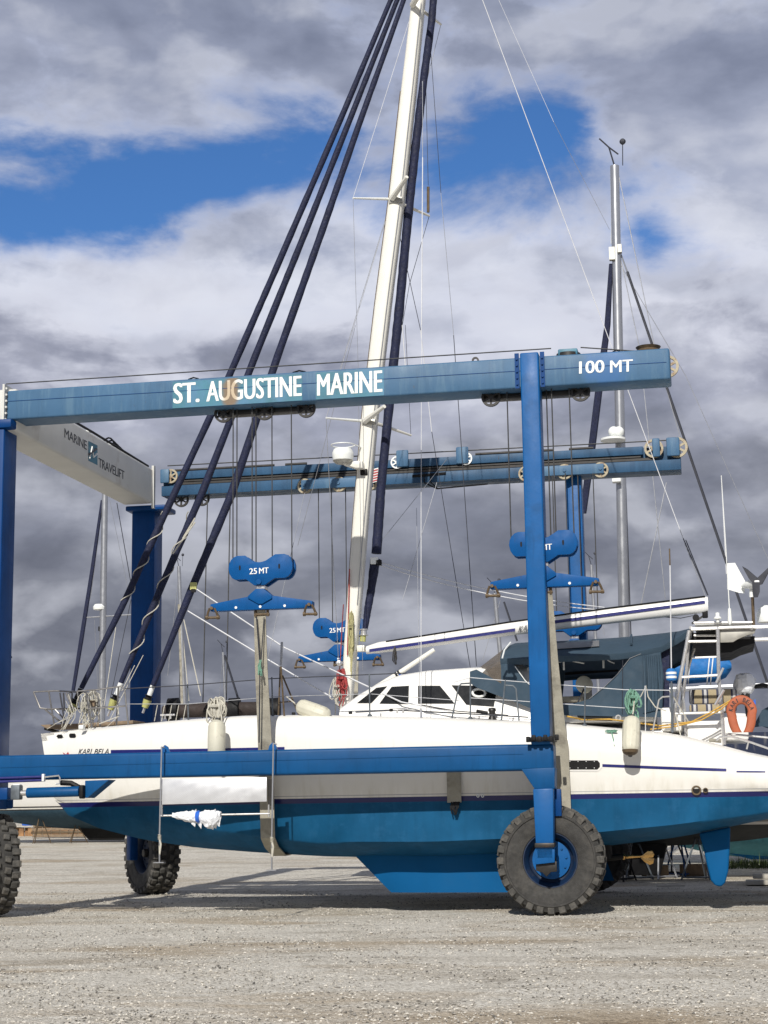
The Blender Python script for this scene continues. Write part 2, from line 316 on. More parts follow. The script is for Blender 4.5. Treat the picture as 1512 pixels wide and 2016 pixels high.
def text_mb(txt, p0, p1, p2, bold=0., shear=0., off=(0, 0, 0), space=1.):      # p0 lower left, p1 lower right, p2 upper left of the word
    cu = bpy.data.curves.new('word', 'FONT'); cu.body = txt; cu.shear = shear; cu.space_character = space; cu.resolution_u = 4
    ob = bpy.data.objects.new('word', cu); col.objects.link(ob)
    dg = bpy.context.evaluated_depsgraph_get(); ev = ob.evaluated_get(dg); me = ev.to_mesh()
    vs = [Vector(q.co) for q in me.vertices]; fs = [tuple(p.vertices) for p in me.polygons]; ev.to_mesh_clear()
    bpy.data.objects.remove(ob); bpy.data.curves.remove(cu)
    x0, x1 = min(q.x for q in vs), max(q.x for q in vs); y0, y1 = min(q.y for q in vs), max(q.y for q in vs)
    p0, p1, p2, off = vec(p0), vec(p1), vec(p2), vec(off)
    ex, ey = p1 - p0, p2 - p0; nz = ex.cross(ey).normalized(); mb = MB(); bw = bold * (y1 - y0) / (x1 - x0); k_ = [(-1, 0), (1, .0006), (0, .0012)] if bold else [(0, 0)]
    for sh, lift in k_:
        mb.add([p0 + ex * ((q.x - x0) / (x1 - x0) * (1 - 2 * bw) + bw + sh * bw) + ey * ((q.y - y0) / (y1 - y0)) + off + nz * lift for q in vs], fs)
    return mb
def gz(v): return .0145 * min(max(0., v - 11.), 90.)                            # the yard rises very slightly away from the camera

# ------------------------------------------------------------------ ground
def build_ground():
    us = np.concatenate([np.linspace(-900, -60, 12), np.linspace(-50, 50, 60), np.linspace(60, 900, 12)])
    vs_ = np.concatenate([np.linspace(-60, -28, 5), np.linspace(-25, 40, 90), np.linspace(42, 110, 30), np.linspace(130, 1500, 10)])
    mb = MB(); n = len(vs_)
    pts = []
    for a in us:
        for c in vs_:
            z = gz(c) + .012 * math.sin(a * .9 + c * .35) * math.sin(c * .7 - a * .2) + .008 * math.sin(a * 2.3 + c * 1.9)
            if abs(a) > 55 or c > 60: z = gz(c)
            pts.append((a, c, z - .012))
    fs = [(i * n + j, (i + 1) * n + j, (i + 1) * n + j + 1, i * n + j + 1) for i in range(len(us) - 1) for j in range(n - 1)]
    mb.add(pts, fs)
    m = bpy.data.materials.new('shell_gravel'); m.use_nodes = True; q = NB(m.node_tree); p = m.node_tree.nodes['Principled BSDF']
    t = q.n('ShaderNodeTexCoord').outputs['Object']
    vo = q.n('ShaderNodeTexVoronoi'); vo.inputs['Scale'].default_value = 30; q.l(t, vo.inputs['Vector'])
    vo2 = q.n('ShaderNodeTexVoronoi'); vo2.inputs['Scale'].default_value = 75; q.l(t, vo2.inputs['Vector'])
    s1 = q.n('ShaderNodeSeparateXYZ'); q.l(vo.outputs['Color'], s1.inputs[0]); s2 = q.n('ShaderNodeSeparateXYZ'); q.l(vo2.outputs['Color'], s2.inputs[0])
    gn = q.noise(t, 9, 4, .7)
    grain = q.ramp(q.m('ADD', q.m('ADD', q.m('MULTIPLY', s1.outputs[0], .42), q.m('MULTIPLY', s2.outputs[1], .42)), q.m('MULTIPLY', gn, .3)), [(.1, (.11, .10, .085)), (.26, (.33, .305, .26)), (.44, (.56, .525, .455)), (.7, (.68, .645, .565)), (.95, (.92, .89, .82))])
    mp = q.n('ShaderNodeMapping'); mp.inputs['Rotation'].default_value = (0, 0, PSI - .05); mp.inputs['Scale'].default_value = (.13, .62, 1); q.l(t, mp.inputs[0])
    trk = q.noise(mp.outputs[0], 1.3, 8, .62, .6); big = q.noise(t, .25, 5, .6)
    c = q.mix(q.rng(trk, .50, .68, 0, .5), grain, q.mix(1., grain, (.50, .45, .385, 1), 'MULTIPLY'))
    c = q.mix(q.rng(big, .54, .68, 0, .7), c, q.mix(1., grain, (.66, .58, .47, 1), 'MULTIPLY'))
    c = q.mix(q.rng(q.noise(t, .9, 8, .7), .54, .68, 0, .6), c, q.mix(1., grain, (.60, .57, .53, 1), 'MULTIPLY'))
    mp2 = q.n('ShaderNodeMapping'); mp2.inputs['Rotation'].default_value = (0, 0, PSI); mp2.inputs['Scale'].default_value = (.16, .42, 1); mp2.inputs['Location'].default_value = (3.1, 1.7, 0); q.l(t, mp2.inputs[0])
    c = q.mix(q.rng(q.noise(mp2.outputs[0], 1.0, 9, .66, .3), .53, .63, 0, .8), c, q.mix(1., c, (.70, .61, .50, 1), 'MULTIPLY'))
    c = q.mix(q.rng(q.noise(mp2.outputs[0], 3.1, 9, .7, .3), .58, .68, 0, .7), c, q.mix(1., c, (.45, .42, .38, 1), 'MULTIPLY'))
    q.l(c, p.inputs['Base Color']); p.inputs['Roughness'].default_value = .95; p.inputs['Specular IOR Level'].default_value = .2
    bn = q.n('ShaderNodeBump'); bn.inputs['Strength'].default_value = .9; bn.inputs['Distance'].default_value = .03
    q.l(q.m('ADD', q.m('MULTIPLY', vo.outputs['Distance'], -.6), q.m('ADD', q.m('MULTIPLY', vo2.outputs['Distance'], -.35), q.m('MULTIPLY', trk, 1.2))), bn.inputs['Height']); q.l(bn.outputs[0], p.inputs['Normal'])
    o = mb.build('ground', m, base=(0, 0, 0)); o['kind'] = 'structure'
    # loose stones in the foreground
    N = 46000
    verts = np.zeros((N, 6, 3)); 
    vv_ = -14.5 + 24 * rng.random(N) ** 1.5; uu_ = 2.2 + (rng.random(N) - .5) * (9 + (vv_ + 27) * .42) - (vv_ + 14) * .19
    rad = .006 + .012 * rng.random(N) ** 2.0; rad[:250] *= 1.6
    base6 = np.array([(1, 0, 0), (-1, 0, 0), (0, 1, 0), (0, -1, 0), (0, 0, 1), (0, 0, -1)], float)
    jit = 1 + .7 * (rng.random((N, 6, 3)) - .5); ang = rng.random(N) * 6.28
    p6 = base6[None] * jit * rad[:, None, None] * np.array([1.25, .9, .7]); ca, sa = np.cos(ang), np.sin(ang)
    x = p6[..., 0] * ca[:, None] - p6[..., 1] * sa[:, None]; y = p6[..., 0] * sa[:, None] + p6[..., 1] * ca[:, None]
    zz = np.array([.012 * math.sin(a * .9 + c * .35) * math.sin(c * .7 - a * .2) + .008 * math.sin(a * 2.3 + c * 1.9) - .010 for a, c in zip(uu_, vv_)])
    lu, lv = uu_[:, None] + x, vv_[:, None] + y
    verts[..., 0] = X0 + cP * lu + sP * lv; verts[..., 1] = Y0 - sP * lu + cP * lv; verts[..., 2] = p6[..., 2] + zz[:, None] + rad[:, None] * .25
    tri = np.array([(0, 2, 4), (2, 1, 4), (1, 3, 4), (3, 0, 4), (2, 0, 5), (1, 2, 5), (3, 1, 5), (0, 3, 5)])
    faces = (tri[None] + (np.arange(N) * 6)[:, None, None]).reshape(-1, 3)
    me = bpy.data.meshes.new('loose_gravel'); me.from_pydata(verts.reshape(-1, 3).tolist(), [], faces.tolist()); me.update()
    m2 = bpy.data.materials.new('loose_stone'); m2.use_nodes = True; q = NB(m2.node_tree); p = m2.node_tree.nodes['Principled BSDF']
    t = q.n('ShaderNodeTexCoord').outputs['Object']; vo = q.n('ShaderNodeTexVoronoi'); vo.inputs['Scale'].default_value = 16; q.l(t, vo.inputs['Vector'])
    s1 = q.n('ShaderNodeSeparateXYZ'); q.l(vo.outputs['Color'], s1.inputs[0])
    q.l(q.ramp(s1.outputs[0], [(0, (.10, .095, .085)), (.3, (.30, .28, .25)), (.6, (.55, .52, .46)), (1, (.66, .625, .56))]), p.inputs['Base Color']); p.inputs['Roughness'].default_value = .9
    me.materials.append(m2); o2 = bpy.data.objects.new('loose_gravel', me); col.objects.link(o2); o2['kind'] = 'stuff'
    o2['label'] = 'loose pale shell and stone gravel scattered over the yard'; o2['category'] = 'gravel'
build_ground()

# ------------------------------------------------------------------ boat lift
LIFT = thing('boat_lift', 'big blue straddle boat lift on four tyres carrying the white catamaran in its slings', 'boat lift', (-4.6, 3.9, 0))
ZT, ZB = 8.92, 8.40
def sheave(c, axis, r, m, parent, width=.05, name='sheave'):
    mb = MB(); mb.lathe(c, axis, [(r * .74, -width / 2), (r * .97, -width / 2), (r * .90, 0), (r * .97, width / 2), (r * .74, width / 2), (r * .74, -width / 2)], 28, False)
    mb.lathe(c, axis, [(.001, -width / 2), (r * .28, -width / 2), (r * .28, width / 2), (.001, width / 2)], 16)
    ax = vec(axis).normalized(); a = ax.orthogonal().normalized(); bb = ax.cross(a)
    for k in range(6):
        d = a * math.cos(k * math.pi / 3 + .3) + bb * math.sin(k * math.pi / 3 + .3); t = ax.cross(d)
        mb.box(vec(c) + d * r * .52, (r * .6, r * .2, width * .7), (d, t, ax))
    return mb.build(name, m, parent)
# near upper beam
uL = V(14, 764, .1).x; uR = V(1318, 690, .1).x
nb = MB().span((uL, .1, ZB), (uR, .68, ZT)).build('upper_beam', spot('faded_blue_with_overpaint', 'faded', (.05, .145, .34), Vector(L2W(V(1195, 722, .1))) - Vector(L2W((-4.6, 3.9, 0))), .42, .8, 1.3), LIFT, bevel=.035, seg=3)
MB().bar(V(16, 790, .096), V(1312, 713, .096), .006, .007).build('weld_seam', 'navyshade', nb)
pl = MB()
def front(px, py, v=.1): return V(px, py, v)
for x0, x1 in ((340, 595), (622, 756)):
    a, c = V(x0, 770, .097), V(x1, 770, .097)
    pl.add([(a.x, .0965, ZB + .02), (c.x, .0965, ZB + .02), (c.x, .0965, ZT - .04), (a.x, .0965, ZT - .04)], [(0, 1, 2, 3)])
pl.build('sign_panel', spot('teal_panel_with_rust', 'teal', (.20, .125, .06), Vector(L2W(V(455, 770, .1))) - Vector(L2W((-4.6, 3.9, 0))), .17, .9, .55), nb)
def word(txt, q, v, m, parent, bold=.02, shear=0., space=1., name='lettering'):
    (a, c, d) = q; return text_mb(txt, V(*a, v), V(*c, v), V(*d, v), bold, shear, space=space).build(name, m, parent)
def word_rows(txt, xl, yl0, yl1, xr, yr0, v, m, parent, **k):      # left edge top/bottom, right edge bottom
    return word(txt, ((xl, yl1), (xr, yr0), (xl, yl0)), v, m, parent, **k)
mw = spot('white_letters_rust', 'lett', (.42, .28, .12), Vector(L2W(V(455, 770, .1))) - Vector(L2W((-4.6, 3.9, 0))), .15, .75, .6)
word_rows('ST.', 341, 755, 795, 393, 791.5, .093, mw, nb, bold=.05)
word_rows('AUGUSTINE', 406, 751, 791, 594, 779.5, .093, mw, nb, bold=.05)
word_rows('MARINE', 624, 737, 779, 753, 771, .093, mw, nb, bold=.05)
word_rows('100', 1140, 711.5, 736, 1190, 733, .093, 'lett', nb, bold=.03)
word_rows('MT', 1201, 710, 733.5, 1246, 731, .093, 'lett', nb, bold=.03)
# little things on and under the near beam
for x, y in ((440, 826), (521, 822), (603, 816), (967, 792), (1143, 778)):
    p = V(x, y, .35); sheave((p.x, .35, ZB - .06), (0, 1, 0), .165, 'grease', nb)
for x0, x1 in ((425, 610), (950, 1160)):
    a, c = V(x0, 800, .3), V(x1, 800, .3); MB().span((a.x, .40, ZB - .085), (c.x, .62, ZB - .004)).build('sheave_rail', 'grease', nb, bevel=.01)
line('wire_rope', 'rope', nb, V(12, 756, .3), V(1085, 686, .3), .011); line('wire_rope', 'rope', nb, V(1143, 684, .3), V(1262, 692, .3), .011)
mb = MB(); p = V(1119, 691, .35); mb.box((p.x, .35, ZT + .07), (.32, .3, .11)); mb.build('pulley_guard', 'teal', nb, bevel=.02)
p = V(1119, 694, .35); MB().lathe((p.x, .35, ZT + .035), (0, 0, 1), [(.10, -.03), (.20, -.03), (.2, .03), (.10, .03)], 24).build('guide_sheave', 'grease', nb)
p = V(1276, 684, .35); MB().lathe((p.x, .38, ZT + .06), (0, 0, 1), [(.13, -.045), (.205, -.045), (.17, 0), (.205, .045), (.13, .045)], 28).build('guide_sheave', 'rusty', nb)
p = V(1324, 709, .38); sheave((uR - .05, .38, (ZT + ZB) / 2 + .02), (0, 1, 0), .19, 'cream', nb)
pa = V(936, 711, .3); MB().lathe((pa.x, .3, ZT + .05), (0, 1, 0), [(.03, -.015), (.06, -.015), (.06, .015), (.03, .015), (.03, -.015)], 16, False).build('lifting_eye', 'grease', nb)
for xa, xb in ((366, 396), (570, 608), (1205, 1226)):
    a, c = V(xa, 745, .35), V(xb, 745, .35); mid = (a + c) / 2
    MB().tube([(a.x, .35, ZT), (a.x * .8 + c.x * .2, .35, ZT + .06), (mid.x, .35, ZT + .085), (a.x * .2 + c.x * .8, .35, ZT + .06), (c.x, .35, ZT)], .014, 6).build('hose', 'black', nb)
bl = MB()
for x in (1018, 1068):
    p = V(x, 720, .1); bl.span((p.x - .035, .06, ZB - .01), (p.x + .035, .0985, ZT + .06))
    for k in range(5): bl.lathe((p.x, .045, ZB + .06 + k * .105), (0, 1, 0), [(.018, -.01), (.018, .02)], 8)
bl.build('bolt_flange', 'navyshade', nb)
bl = MB(); bl.span((uL - .05, .02, ZB - .12), (uL - .012, .75, ZT + .1))
for k in range(6): bl.lathe((uL + .0, .1 - .02, ZB + .0 + k * .11), (0, 1, 0), [(.02, -.02), (.02, .02)], 8)
bl.build('end_flange', 'crosswhite', nb)
# cross beam with lettering on its inner face
uc1 = V(300, 960, 7.45).x; uc0 = uc1 - .66
cb = MB().span((uc0, .2, 8.22), (uc1, 7.5, 8.98)).build('cross_beam', 'crosswhite', LIFT, bevel=.05, seg=3)
def wordu(txt, a, c, d, m, bold=.01): return text_mb(txt, UU(*a, uc1 + .004), UU(*c, uc1 + .004), UU(*d, uc1 + .004), bold, space=.95).build('lettering', m, cb)
wordu('MARINE', (127, 861), (171, 886), (127, 843), 'dletter'); wordu('TRAVELIFT', (194, 919), (245, 945), (194, 901), 'dletter')
q4 = [UU(*p, uc1 + .004) for p in ((174, 907), (192, 916), (192, 877), (174, 868))]
lg = MB().add(q4, [(0, 1, 2, 3)]).build('emblem', 'teal', cb)
MB().tube([UU(*p, uc1 + .008) for p in ((176, 903), (181, 880), (184, 900), (191, 893))], .02, 5).build('emblem_mark', 'lett', lg)
MB().tube([UU(*p, uc1 + .012) for p in ((175, 895), (190, 884))], .025, 5).build('emblem_mark', 'dletter', lg)
fl = MB().span((uc1 - .02, 7.45, 8.12), (uc1 + .03, 7.56, 9.05)).build('end_flange', 'crosswhite', cb)
mb = MB()
for k in range(5): mb.span((uc1 - .25, 1.4 + k * 1.25, 8.98), (uc1 - .1, 1.55 + k * 1.25, 9.06))
mb.build('clamp', 'lett', cb, bevel=.01)
mb = MB()
for k in range(5):
    a0 = 4.9 + k * .16; mb.tube([(uc1 - .2, a0 + t * 1.0, 9.0 + .22 * math.sin(t * math.pi) * (1 - .1 * k)) for t in np.linspace(0, 1, 9)], .018, 6)
mb.tube([(uc1 - .05, .7, 9.01), (uc1 - .05, 4, 9.03), (uc1 - .05, 7.3, 9.01)], .025, 6)
mb.build('hose', 'black', cb)
# far upper beam: box with hydraulic ram in an open channel
fuL, fuR = V(318, 925, 7.6).x, V(1338, 862, 7.6).x
fb = MB().span((fuL, 7.72, ZB), (fuR, 8.2, ZT)).build('upper_beam', 'fadedfar', LIFT, bevel=.02)
fr = MB(); fr.span((fuL, 7.6, ZT - .17), (fuR - .75, 7.717, ZT + .003)); fr.span((fuL, 7.6, ZB - .003), (fuR, 7.717, ZB + .22)); fr.build('channel_flange', 'fadedfar', fb, bevel=.012)
ch = MB(); ch.bar((fuL + .3, 7.64, ZT - .21), (fuR - .8, 7.64, ZT - .21), .06, .03); ch.bar((fuL + .3, 7.65, ZT - .265), (fuR - .5, 7.65, ZT - .265), .06, .05); ch.build('hydraulic_ram', 'grease', fb)
rt_ = MB()
for xa, ya, xb, yb in ((345, 916, 540, 909), (562, 914, 604, 909), (936, 889, 1090, 880), (1120, 878, 1168, 874)):
    a, c = V(xa, ya, 7.75), V(xb, yb, 7.75); rt_.tube([(a.x, 7.75, ZT + .05), (c.x, 7.75, ZT + .05)], .035, 8)
rt_.build('pull_rod', 'grease', fb); line('wire_rope', 'rope', fb, V(330, 917, 7.9), V(1330, 866, 7.9), .013)
for x in (787, 905):
    p = V(x, 908, 7.58); c = Vector((p.x, 7.56, ZT - .04)); br = MB().box(c + Vector((.06, 0, .05)), (.26, .06, .36)).build('sheave_bracket', 'faded', fb, bevel=.06)
    sheave(c + Vector((-.06 if x < 800 else .13, .04, -.02)), (0, 1, 0), .14, 'lett', br)
for x0, x1, ss in ((594, 735, (600, 667, 728)), (1030, 1190, (1036, 1112, 1183))):
    a, c = V(x0, 950, 7.5), V(x1, 950, 7.5); zc = (a.z + c.z) / 2 - .02 if x0 < 800 else V(1110, 927, 7.5).z
    cp = MB().span((a.x, 7.44, zc - .1), (c.x, 7.47, zc + .1)).build('carriage_plate', 'faded', fb, bevel=.008)
    for x in ss:
        p = V(x, 940, 7.5); sheave((p.x, 7.51, zc - .02), (0, 1, 0), .165, 'cream', cp, .06); MB().lathe((p.x, 7.43, zc - .0), (0, 1, 0), [(.035, -.015), (.035, .02)], 10).build('pin', 'faded', cp)
for xa, xb in ((1284, 1299), (1312, 1338)):
    a, c = V(xa, 880, 7.5), V(xb, 880, 7.5); MB().span((a.x, 7.5, ZT - .25), (c.x, 7.56, ZT + .14)).build('sheave_bracket', 'faded', fb, bevel=.03)
p = V(1287, 880, 7.6); sheave((p.x, 7.6, ZT - .06), (0, 1, 0), .2, 'cream', fb); p = V(1333, 880, 7.6); sheave((p.x, 7.6, ZT - .06), (0, 1, 0), .22, 'cream', fb)
MB().span((fuL, 7.5, ZT - .25), (fuL + .2, 7.56, ZT + .05)).build('sheave_bracket', 'faded', fb, bevel=.02); sheave((fuL + .22, 7.58, ZT - .1), (0, 1, 0), .16, 'cream', fb)
for x in (357, 398): p = V(x, 1000, 7.8); sheave((p.x, 7.8, ZB - .06), (0, 1, 0), .17, 'grease', fb)
mb = MB()
for k, (xa, ya, xb, yb) in enumerate(((835, 950, 860, 962), (848, 950, 862, 962))): mb.tube([V(xa, 932, 7.55), V(xa, ya, 7.5), V(xb, yb, 7.55), V(960, 953, 7.7)], .015, 6)
mb.tube([V(812, 938, 7.6), V(878, 932, 7.6)], .03, 6); mb.build('hose', 'black', fb)
# a small flag hanging on the far beam
fg = MB()
for k in range(5):
    a = V(733, 926 + k * 5, 7.35); c = V(744, 923 + k * 5, 7.35); fg.add([a, c, c + Vector((0, 0, -.028)), a + Vector((0, 0, -.028))], [(0, 1, 2, 3)])
FG = thing('flag', 'small red and white striped flag hung on the far upper beam behind the furled sail', 'flag', tuple(V(738, 950, 7.36)))
fg.build('red_stripe', 'flagred', FG)
a, c = V(733, 924, 7.36), V(745, 950, 7.36); MB().prism([(a.x, 7.36, a.z), (c.x, 7.36, a.z + .03), (c.x, 7.36, c.z + .03), (a.x, 7.36, c.z)], (0, .004, 0)).build('cloth', 'lett', FG)
# legs
def leg(u0, u1, v0, v1, z0, z1, m, taper=0):
    return MB().loft([[(u0 + taper, v0, z0), (u1 - taper, v0, z0), (u1 - taper, v1, z0), (u0 + taper, v1, z0)], [(u0, v0, z1), (u1, v0, z1), (u1, v1, z1), (u0, v1, z1)]]).build('leg', m, LIFT, bevel=.025, seg=3)
uNR = (V(1023, 690, -.03).x, V(1059.5, 690, -.03).x)
lnr = leg(uNR[0], uNR[1], -.03, .42, 2.62, ZT + .04, 'blue')
uNL = V(34, 860, .6).x; lnl = leg(uNL - .55, uNL, .05, .6, 1.75, ZB - .16, 'navyshade')
MB().span((uNL - .62, .0, ZB - .16), (uNL + .14, .72, ZB - .002)).build('leg_cap', 'navyshade', lnl, bevel=.03)
uFL = (V(258, 1150, 7.7).x, V(302, 1150, 7.7).x); lfl = leg(uFL[0], uFL[1] + .01, 7.7, 8.25, 1.7, 8.2, 'navyshade')
MB().span((uFL[0] - .1, 7.55, 8.1), (uFL[1] + .3, 8.3, 8.21)).build('leg_cap', 'navyshade', lfl, bevel=.03)
uFR = (V(1119, 1100, 7.7).x, V(1149, 1100, 7.7).x); lfr = leg(uFR[0], uFR[1], 7.7, 8.15, 1.0, ZB - .004, 'blue')
mb = MB().box(((uNR[0] + uNR[1]) / 2 + .02, .1, 2.70), (.40, .5, .07)); 
for k in range(6): mb.box((uNR[0] - .03 + k * .09, -.16, 2.70 + .02 * (k % 2)), (.06, .06, .09))
mb.build('hose_clamp', 'black', lnr, bevel=.01)
# lower side beams
blx = V(1090, 1490, 0).x
lb = MB().span((V(0, 1500, 0).x - 2.2, 0, 2.225), (blx, .42, 2.632)).build('lower_beam', 'bluebeam', LIFT, bevel=.045, seg=3)
MB().bar(V(0, 1511, -.004), V(1030, 1484, -.004), .007, .010).build('weld_seam', 'bluebeam', lb)
MB().prism(VV(((1026, 1514), (1092, 1511), (1092, 1553), (1052, 1553)), .0), (0, .4, 0)).build('gusset', 'bluebeam', lb, bevel=.012)
for x in (324, 536):
    p = V(x, 1480, .1); MB().prism([(p.x - .07, .1, 2.63), (p.x + .09, .1, 2.63), (p.x + .05, .1, 2.72), (p.x, .1, 2.75), (p.x - .05, .1, 2.7)], (0, .04, 0)).build('lug', 'blue', lb)
lbf = MB().span((-9.6, 7.75, 2.225), (.1, 8.15, 2.632)).build('lower_beam', 'bluebeam', LIFT, bevel=.045)
lowr = MB().loft([VV(((1056, 1692), (1090, 1692)), -.02) + [p + Vector((0, .26, 0)) for p in VV(((1090, 1692), (1056, 1692)), -.02)], VV(((1049, 1553), (1089, 1552)), -.02) + [p + Vector((0, .30, 0)) for p in VV(((1089, 1552), (1049, 1553)), -.02)]]).build('lower_leg', 'blue', LIFT, bevel=.02)
a = V(1054, 1664, -.03); MB().box((V(1073, 1664, 0).x, .08, V(1073, 1664, 0).z), (.31, .30, .07)).build('joint_plate', 'grease', lowr, bevel=.012)
MB().prism(VV(((1055, 1699), (1096, 1696), (1096, 1716), (1084, 1717), (1076, 1726), (1068, 1718), (1055, 1714)), .04), (0, .1, 0)).build('hub_bracket', 'grease', lowr, bevel=.006)
MB().prism(VV(((1056, 1672), (1092, 1671), (1092, 1698), (1054, 1702)), -.02), (0, .05, 0)).build('bearing_plate', 'blue', lowr, bevel=.008)
MB().box((V(1097, 1580, .1).x, .3, V(1097, 1580, .1).z), (.10, .12, .42)).build('side_bracket', 'navyshade', lowr, bevel=.01)
# steering ram and pipes at the left of the lower beam
ram = MB().tube([V(54, 1561, -.05), V(157, 1558, -.05)], .085, 18); ram = ram.build('steering_ram', 'bluebeam', LIFT, bevel=.008)
MB().tube([V(30, 1562, -.05), V(56, 1561, -.05)], .045, 12).build('ram_rod', 'steel', ram)
MB().box(V(33, 1560, -.05), (.16, .16, .24)).build('ram_clevis', 'stand', ram, bevel=.02); MB().box(V(162, 1559, -.05), (.07, .14, .22)).build('ram_clevis', 'black', ram, bevel=.02)
MB().box(V(6, 1563, .1), (.28, .3, .2)).build('ram_mount', 'navyshade', ram, bevel=.02); MB().box(V(34, 1550, -.06), (.12, .1, .1)).build('valve', 'lett', ram, bevel=.01)
MB().prism(VV(((167, 1537), (215, 1535), (172, 1571), (167, 1571)), 0), (0, .34, 0)).build('ram_bracket', 'bluebeam', lb, bevel=.01)
pp = MB(); pp.tube([V(-30, 1533, -.03), V(88, 1529, -.03)], .022, 8); pp.tube([V(-30, 1540, -.03), V(88, 1536, -.03)], .022, 8); pp.build('hydraulic_pipe', 'stripe', lb)
MB().box(V(86, 1531, -.03), (.04, .08, .12)).build('pipe_clip', 'lett', lb, bevel=.006)
MB().tube([V(88, 1530, -.04), V(116, 1527, -.04), V(118, 1532, -.04), V(117, 1543, -.04), V(110, 1543, -.04)], .014, 6).build('hydraulic_pipe', 'steel', lb)
MB().tube([V(120, 1541, .05), V(140, 1542, .05), V(155, 1550, .05)], .045, 8).build('hose', 'black', lb)
# wheels
def wheel(c, steer, Rr=.85, wd=.62, seed=0, dual=False, face=True):
    rnd = random.Random(seed); c = vec(c); ax = Vector((math.sin(steer), -math.cos(steer), 0))
    wr = MB().lathe(c, ax, [(.12, wd * .05), (.31, wd * .05), (.35, wd * .10), (.36, wd * .25), (.40, wd * .36), (.415, wd * .40), (.43, wd * .40), (.43, wd * .2), (.41, -wd * .3)], 40, False)
    hub = wr.build('wheel', 'rim', LIFT)
    h2 = MB().lathe(c, ax, [(.001, wd * .18), (.10, wd * .18), (.12, wd * .14), (.30, wd * .12), (.30, 0)], 40, False)
    for k in range(10): 
        a = k * 2 * math.pi / 10; e1 = ax.orthogonal().normalized(); e2 = ax.cross(e1); h2.lathe(c + (e1 * math.cos(a) + e2 * math.sin(a)) * .24 + ax * wd * .12, ax, [(.018, 0), (.018, .03)], 8)
    h2.build('hub', 'blue' if face else 'rim', hub)
    MB().lathe(c, ax, [(.001, wd * .34), (.075, wd * .34), (.09, wd * .30), (.09, 0)], 18, False).build('axle_cap', 'grease', hub)
    for off in ((0, -wd * 1.08) if dual else (0,)):
        co = c + ax * off; t = MB(); tr = MB(); h = wd / 2
        pr = [(.405, -h * .62), (.44, -h * .86), (.50, -h * .95), (.62, -h * 1.0), (.685, -h * .99), (.695, -h * 1.05), (.715, -h * 1.06), (.73, -h * .99), (.77, -h * .92), (.80, -h * .86), (.805, -h * .4), (.806, 0)]
        prof = [(r * Rr / .85, q) for r, q in pr + [(r, -q) for r, q in pr[-2::-1]]]
        t.lathe(co, ax, prof, 72, False)
        e1 = ax.orthogonal().normalized(); e2 = ax.cross(e1); K = 28
        for side in (-1, 1):
            for k in range(K):
                a = (k + (.5 if side > 0 else 0)) * 2 * math.pi / K + rnd.uniform(-.012, .012); d = e1 * math.cos(a) + e2 * math.sin(a); tt = e2 * math.cos(a) - e1 * math.sin(a)
                for (cx, ln, wt, sk) in ((.71, .40, .122, .0), (.30, .36, .112, .16)):
                    rr = Rr - .030 - (.012 if cx > .5 else 0); sx_ = ax * side; t2 = (tt * math.cos(sk) + sx_ * math.sin(sk)); s2 = sx_ * math.cos(sk) - tt * math.sin(sk)
                    off_t = tt * (.075 if cx < .5 else 0)
                    cc_ = co + d * rr + sx_ * h * cx + off_t; hx, hy = wt / 2, h * ln / 2
                    top = [cc_ + t2 * (i * hx * .86) + s2 * (j * hy * .9) + d * .032 for i, j in ((-1, -1), (1, -1), (1, 1), (-1, 1))]
                    bot = [cc_ + t2 * (i * hx) + s2 * (j * hy) - d * .05 for i, j in ((-1, -1), (1, -1), (1, 1), (-1, 1))]
                    tr.loft([bot, top])
                # shoulder lug running down the sidewall
                cc_ = co + d * (Rr - .075) + ax * side * h * .93; tr.box(cc_, (.105, .06, .10), (tt, ax, d))
        t.build('tyre', 'tyre', hub, sharp=30); tr.build('tread', 'tread', hub, bevel=.008, seg=1, sharp=30)
    return hub
wheel((V(1083, 1704, .3).x, .60, .838), 0, seed=1)
wheel((uNL - .36, .62, .838), R(-48), seed=2, face=False)
wheel((V(299, 1700, 8.0).x, 8.0, .84), R(-48), wd=.58, seed=3, face=False)
wheel((V(1205, 1700, 8.3).x - .45, 8.0, .84), R(0), seed=4, face=False)
for (uu, vv_, st) in ((uNL - .28, .62, R(-48)), (V(301, 1700, 8.0).x, 8.0, R(-48)), (V(1205, 1700, 8.3).x - .45, 8.0, 0)):
    ax = Vector((math.sin(st), -math.cos(st), 0)); sd_ = Vector((math.cos(st), math.sin(st), 0)); c = Vector((uu, vv_, 0)) + ax * .47
    mb = MB(); mb.box(c + Vector((0, 0, 1.35)), (.22, .18, 1.3), (sd_, ax, Vector((0, 0, 1)))); mb.box(Vector((uu, vv_, 1.88)) + ax * .15, (.5, .85, .24), (sd_, ax, Vector((0, 0, 1))))
    mb.build('wheel_fork', 'navyshade', LIFT, bevel=.03)
for x in (407, 452): p = V(x, 1040, 7.7); MB().tube([(p.x, 7.75, 8.4), (p.x - .05, 7.6, 3.2)], .013, 5).build('wire_rope', 'rope', LIFT)

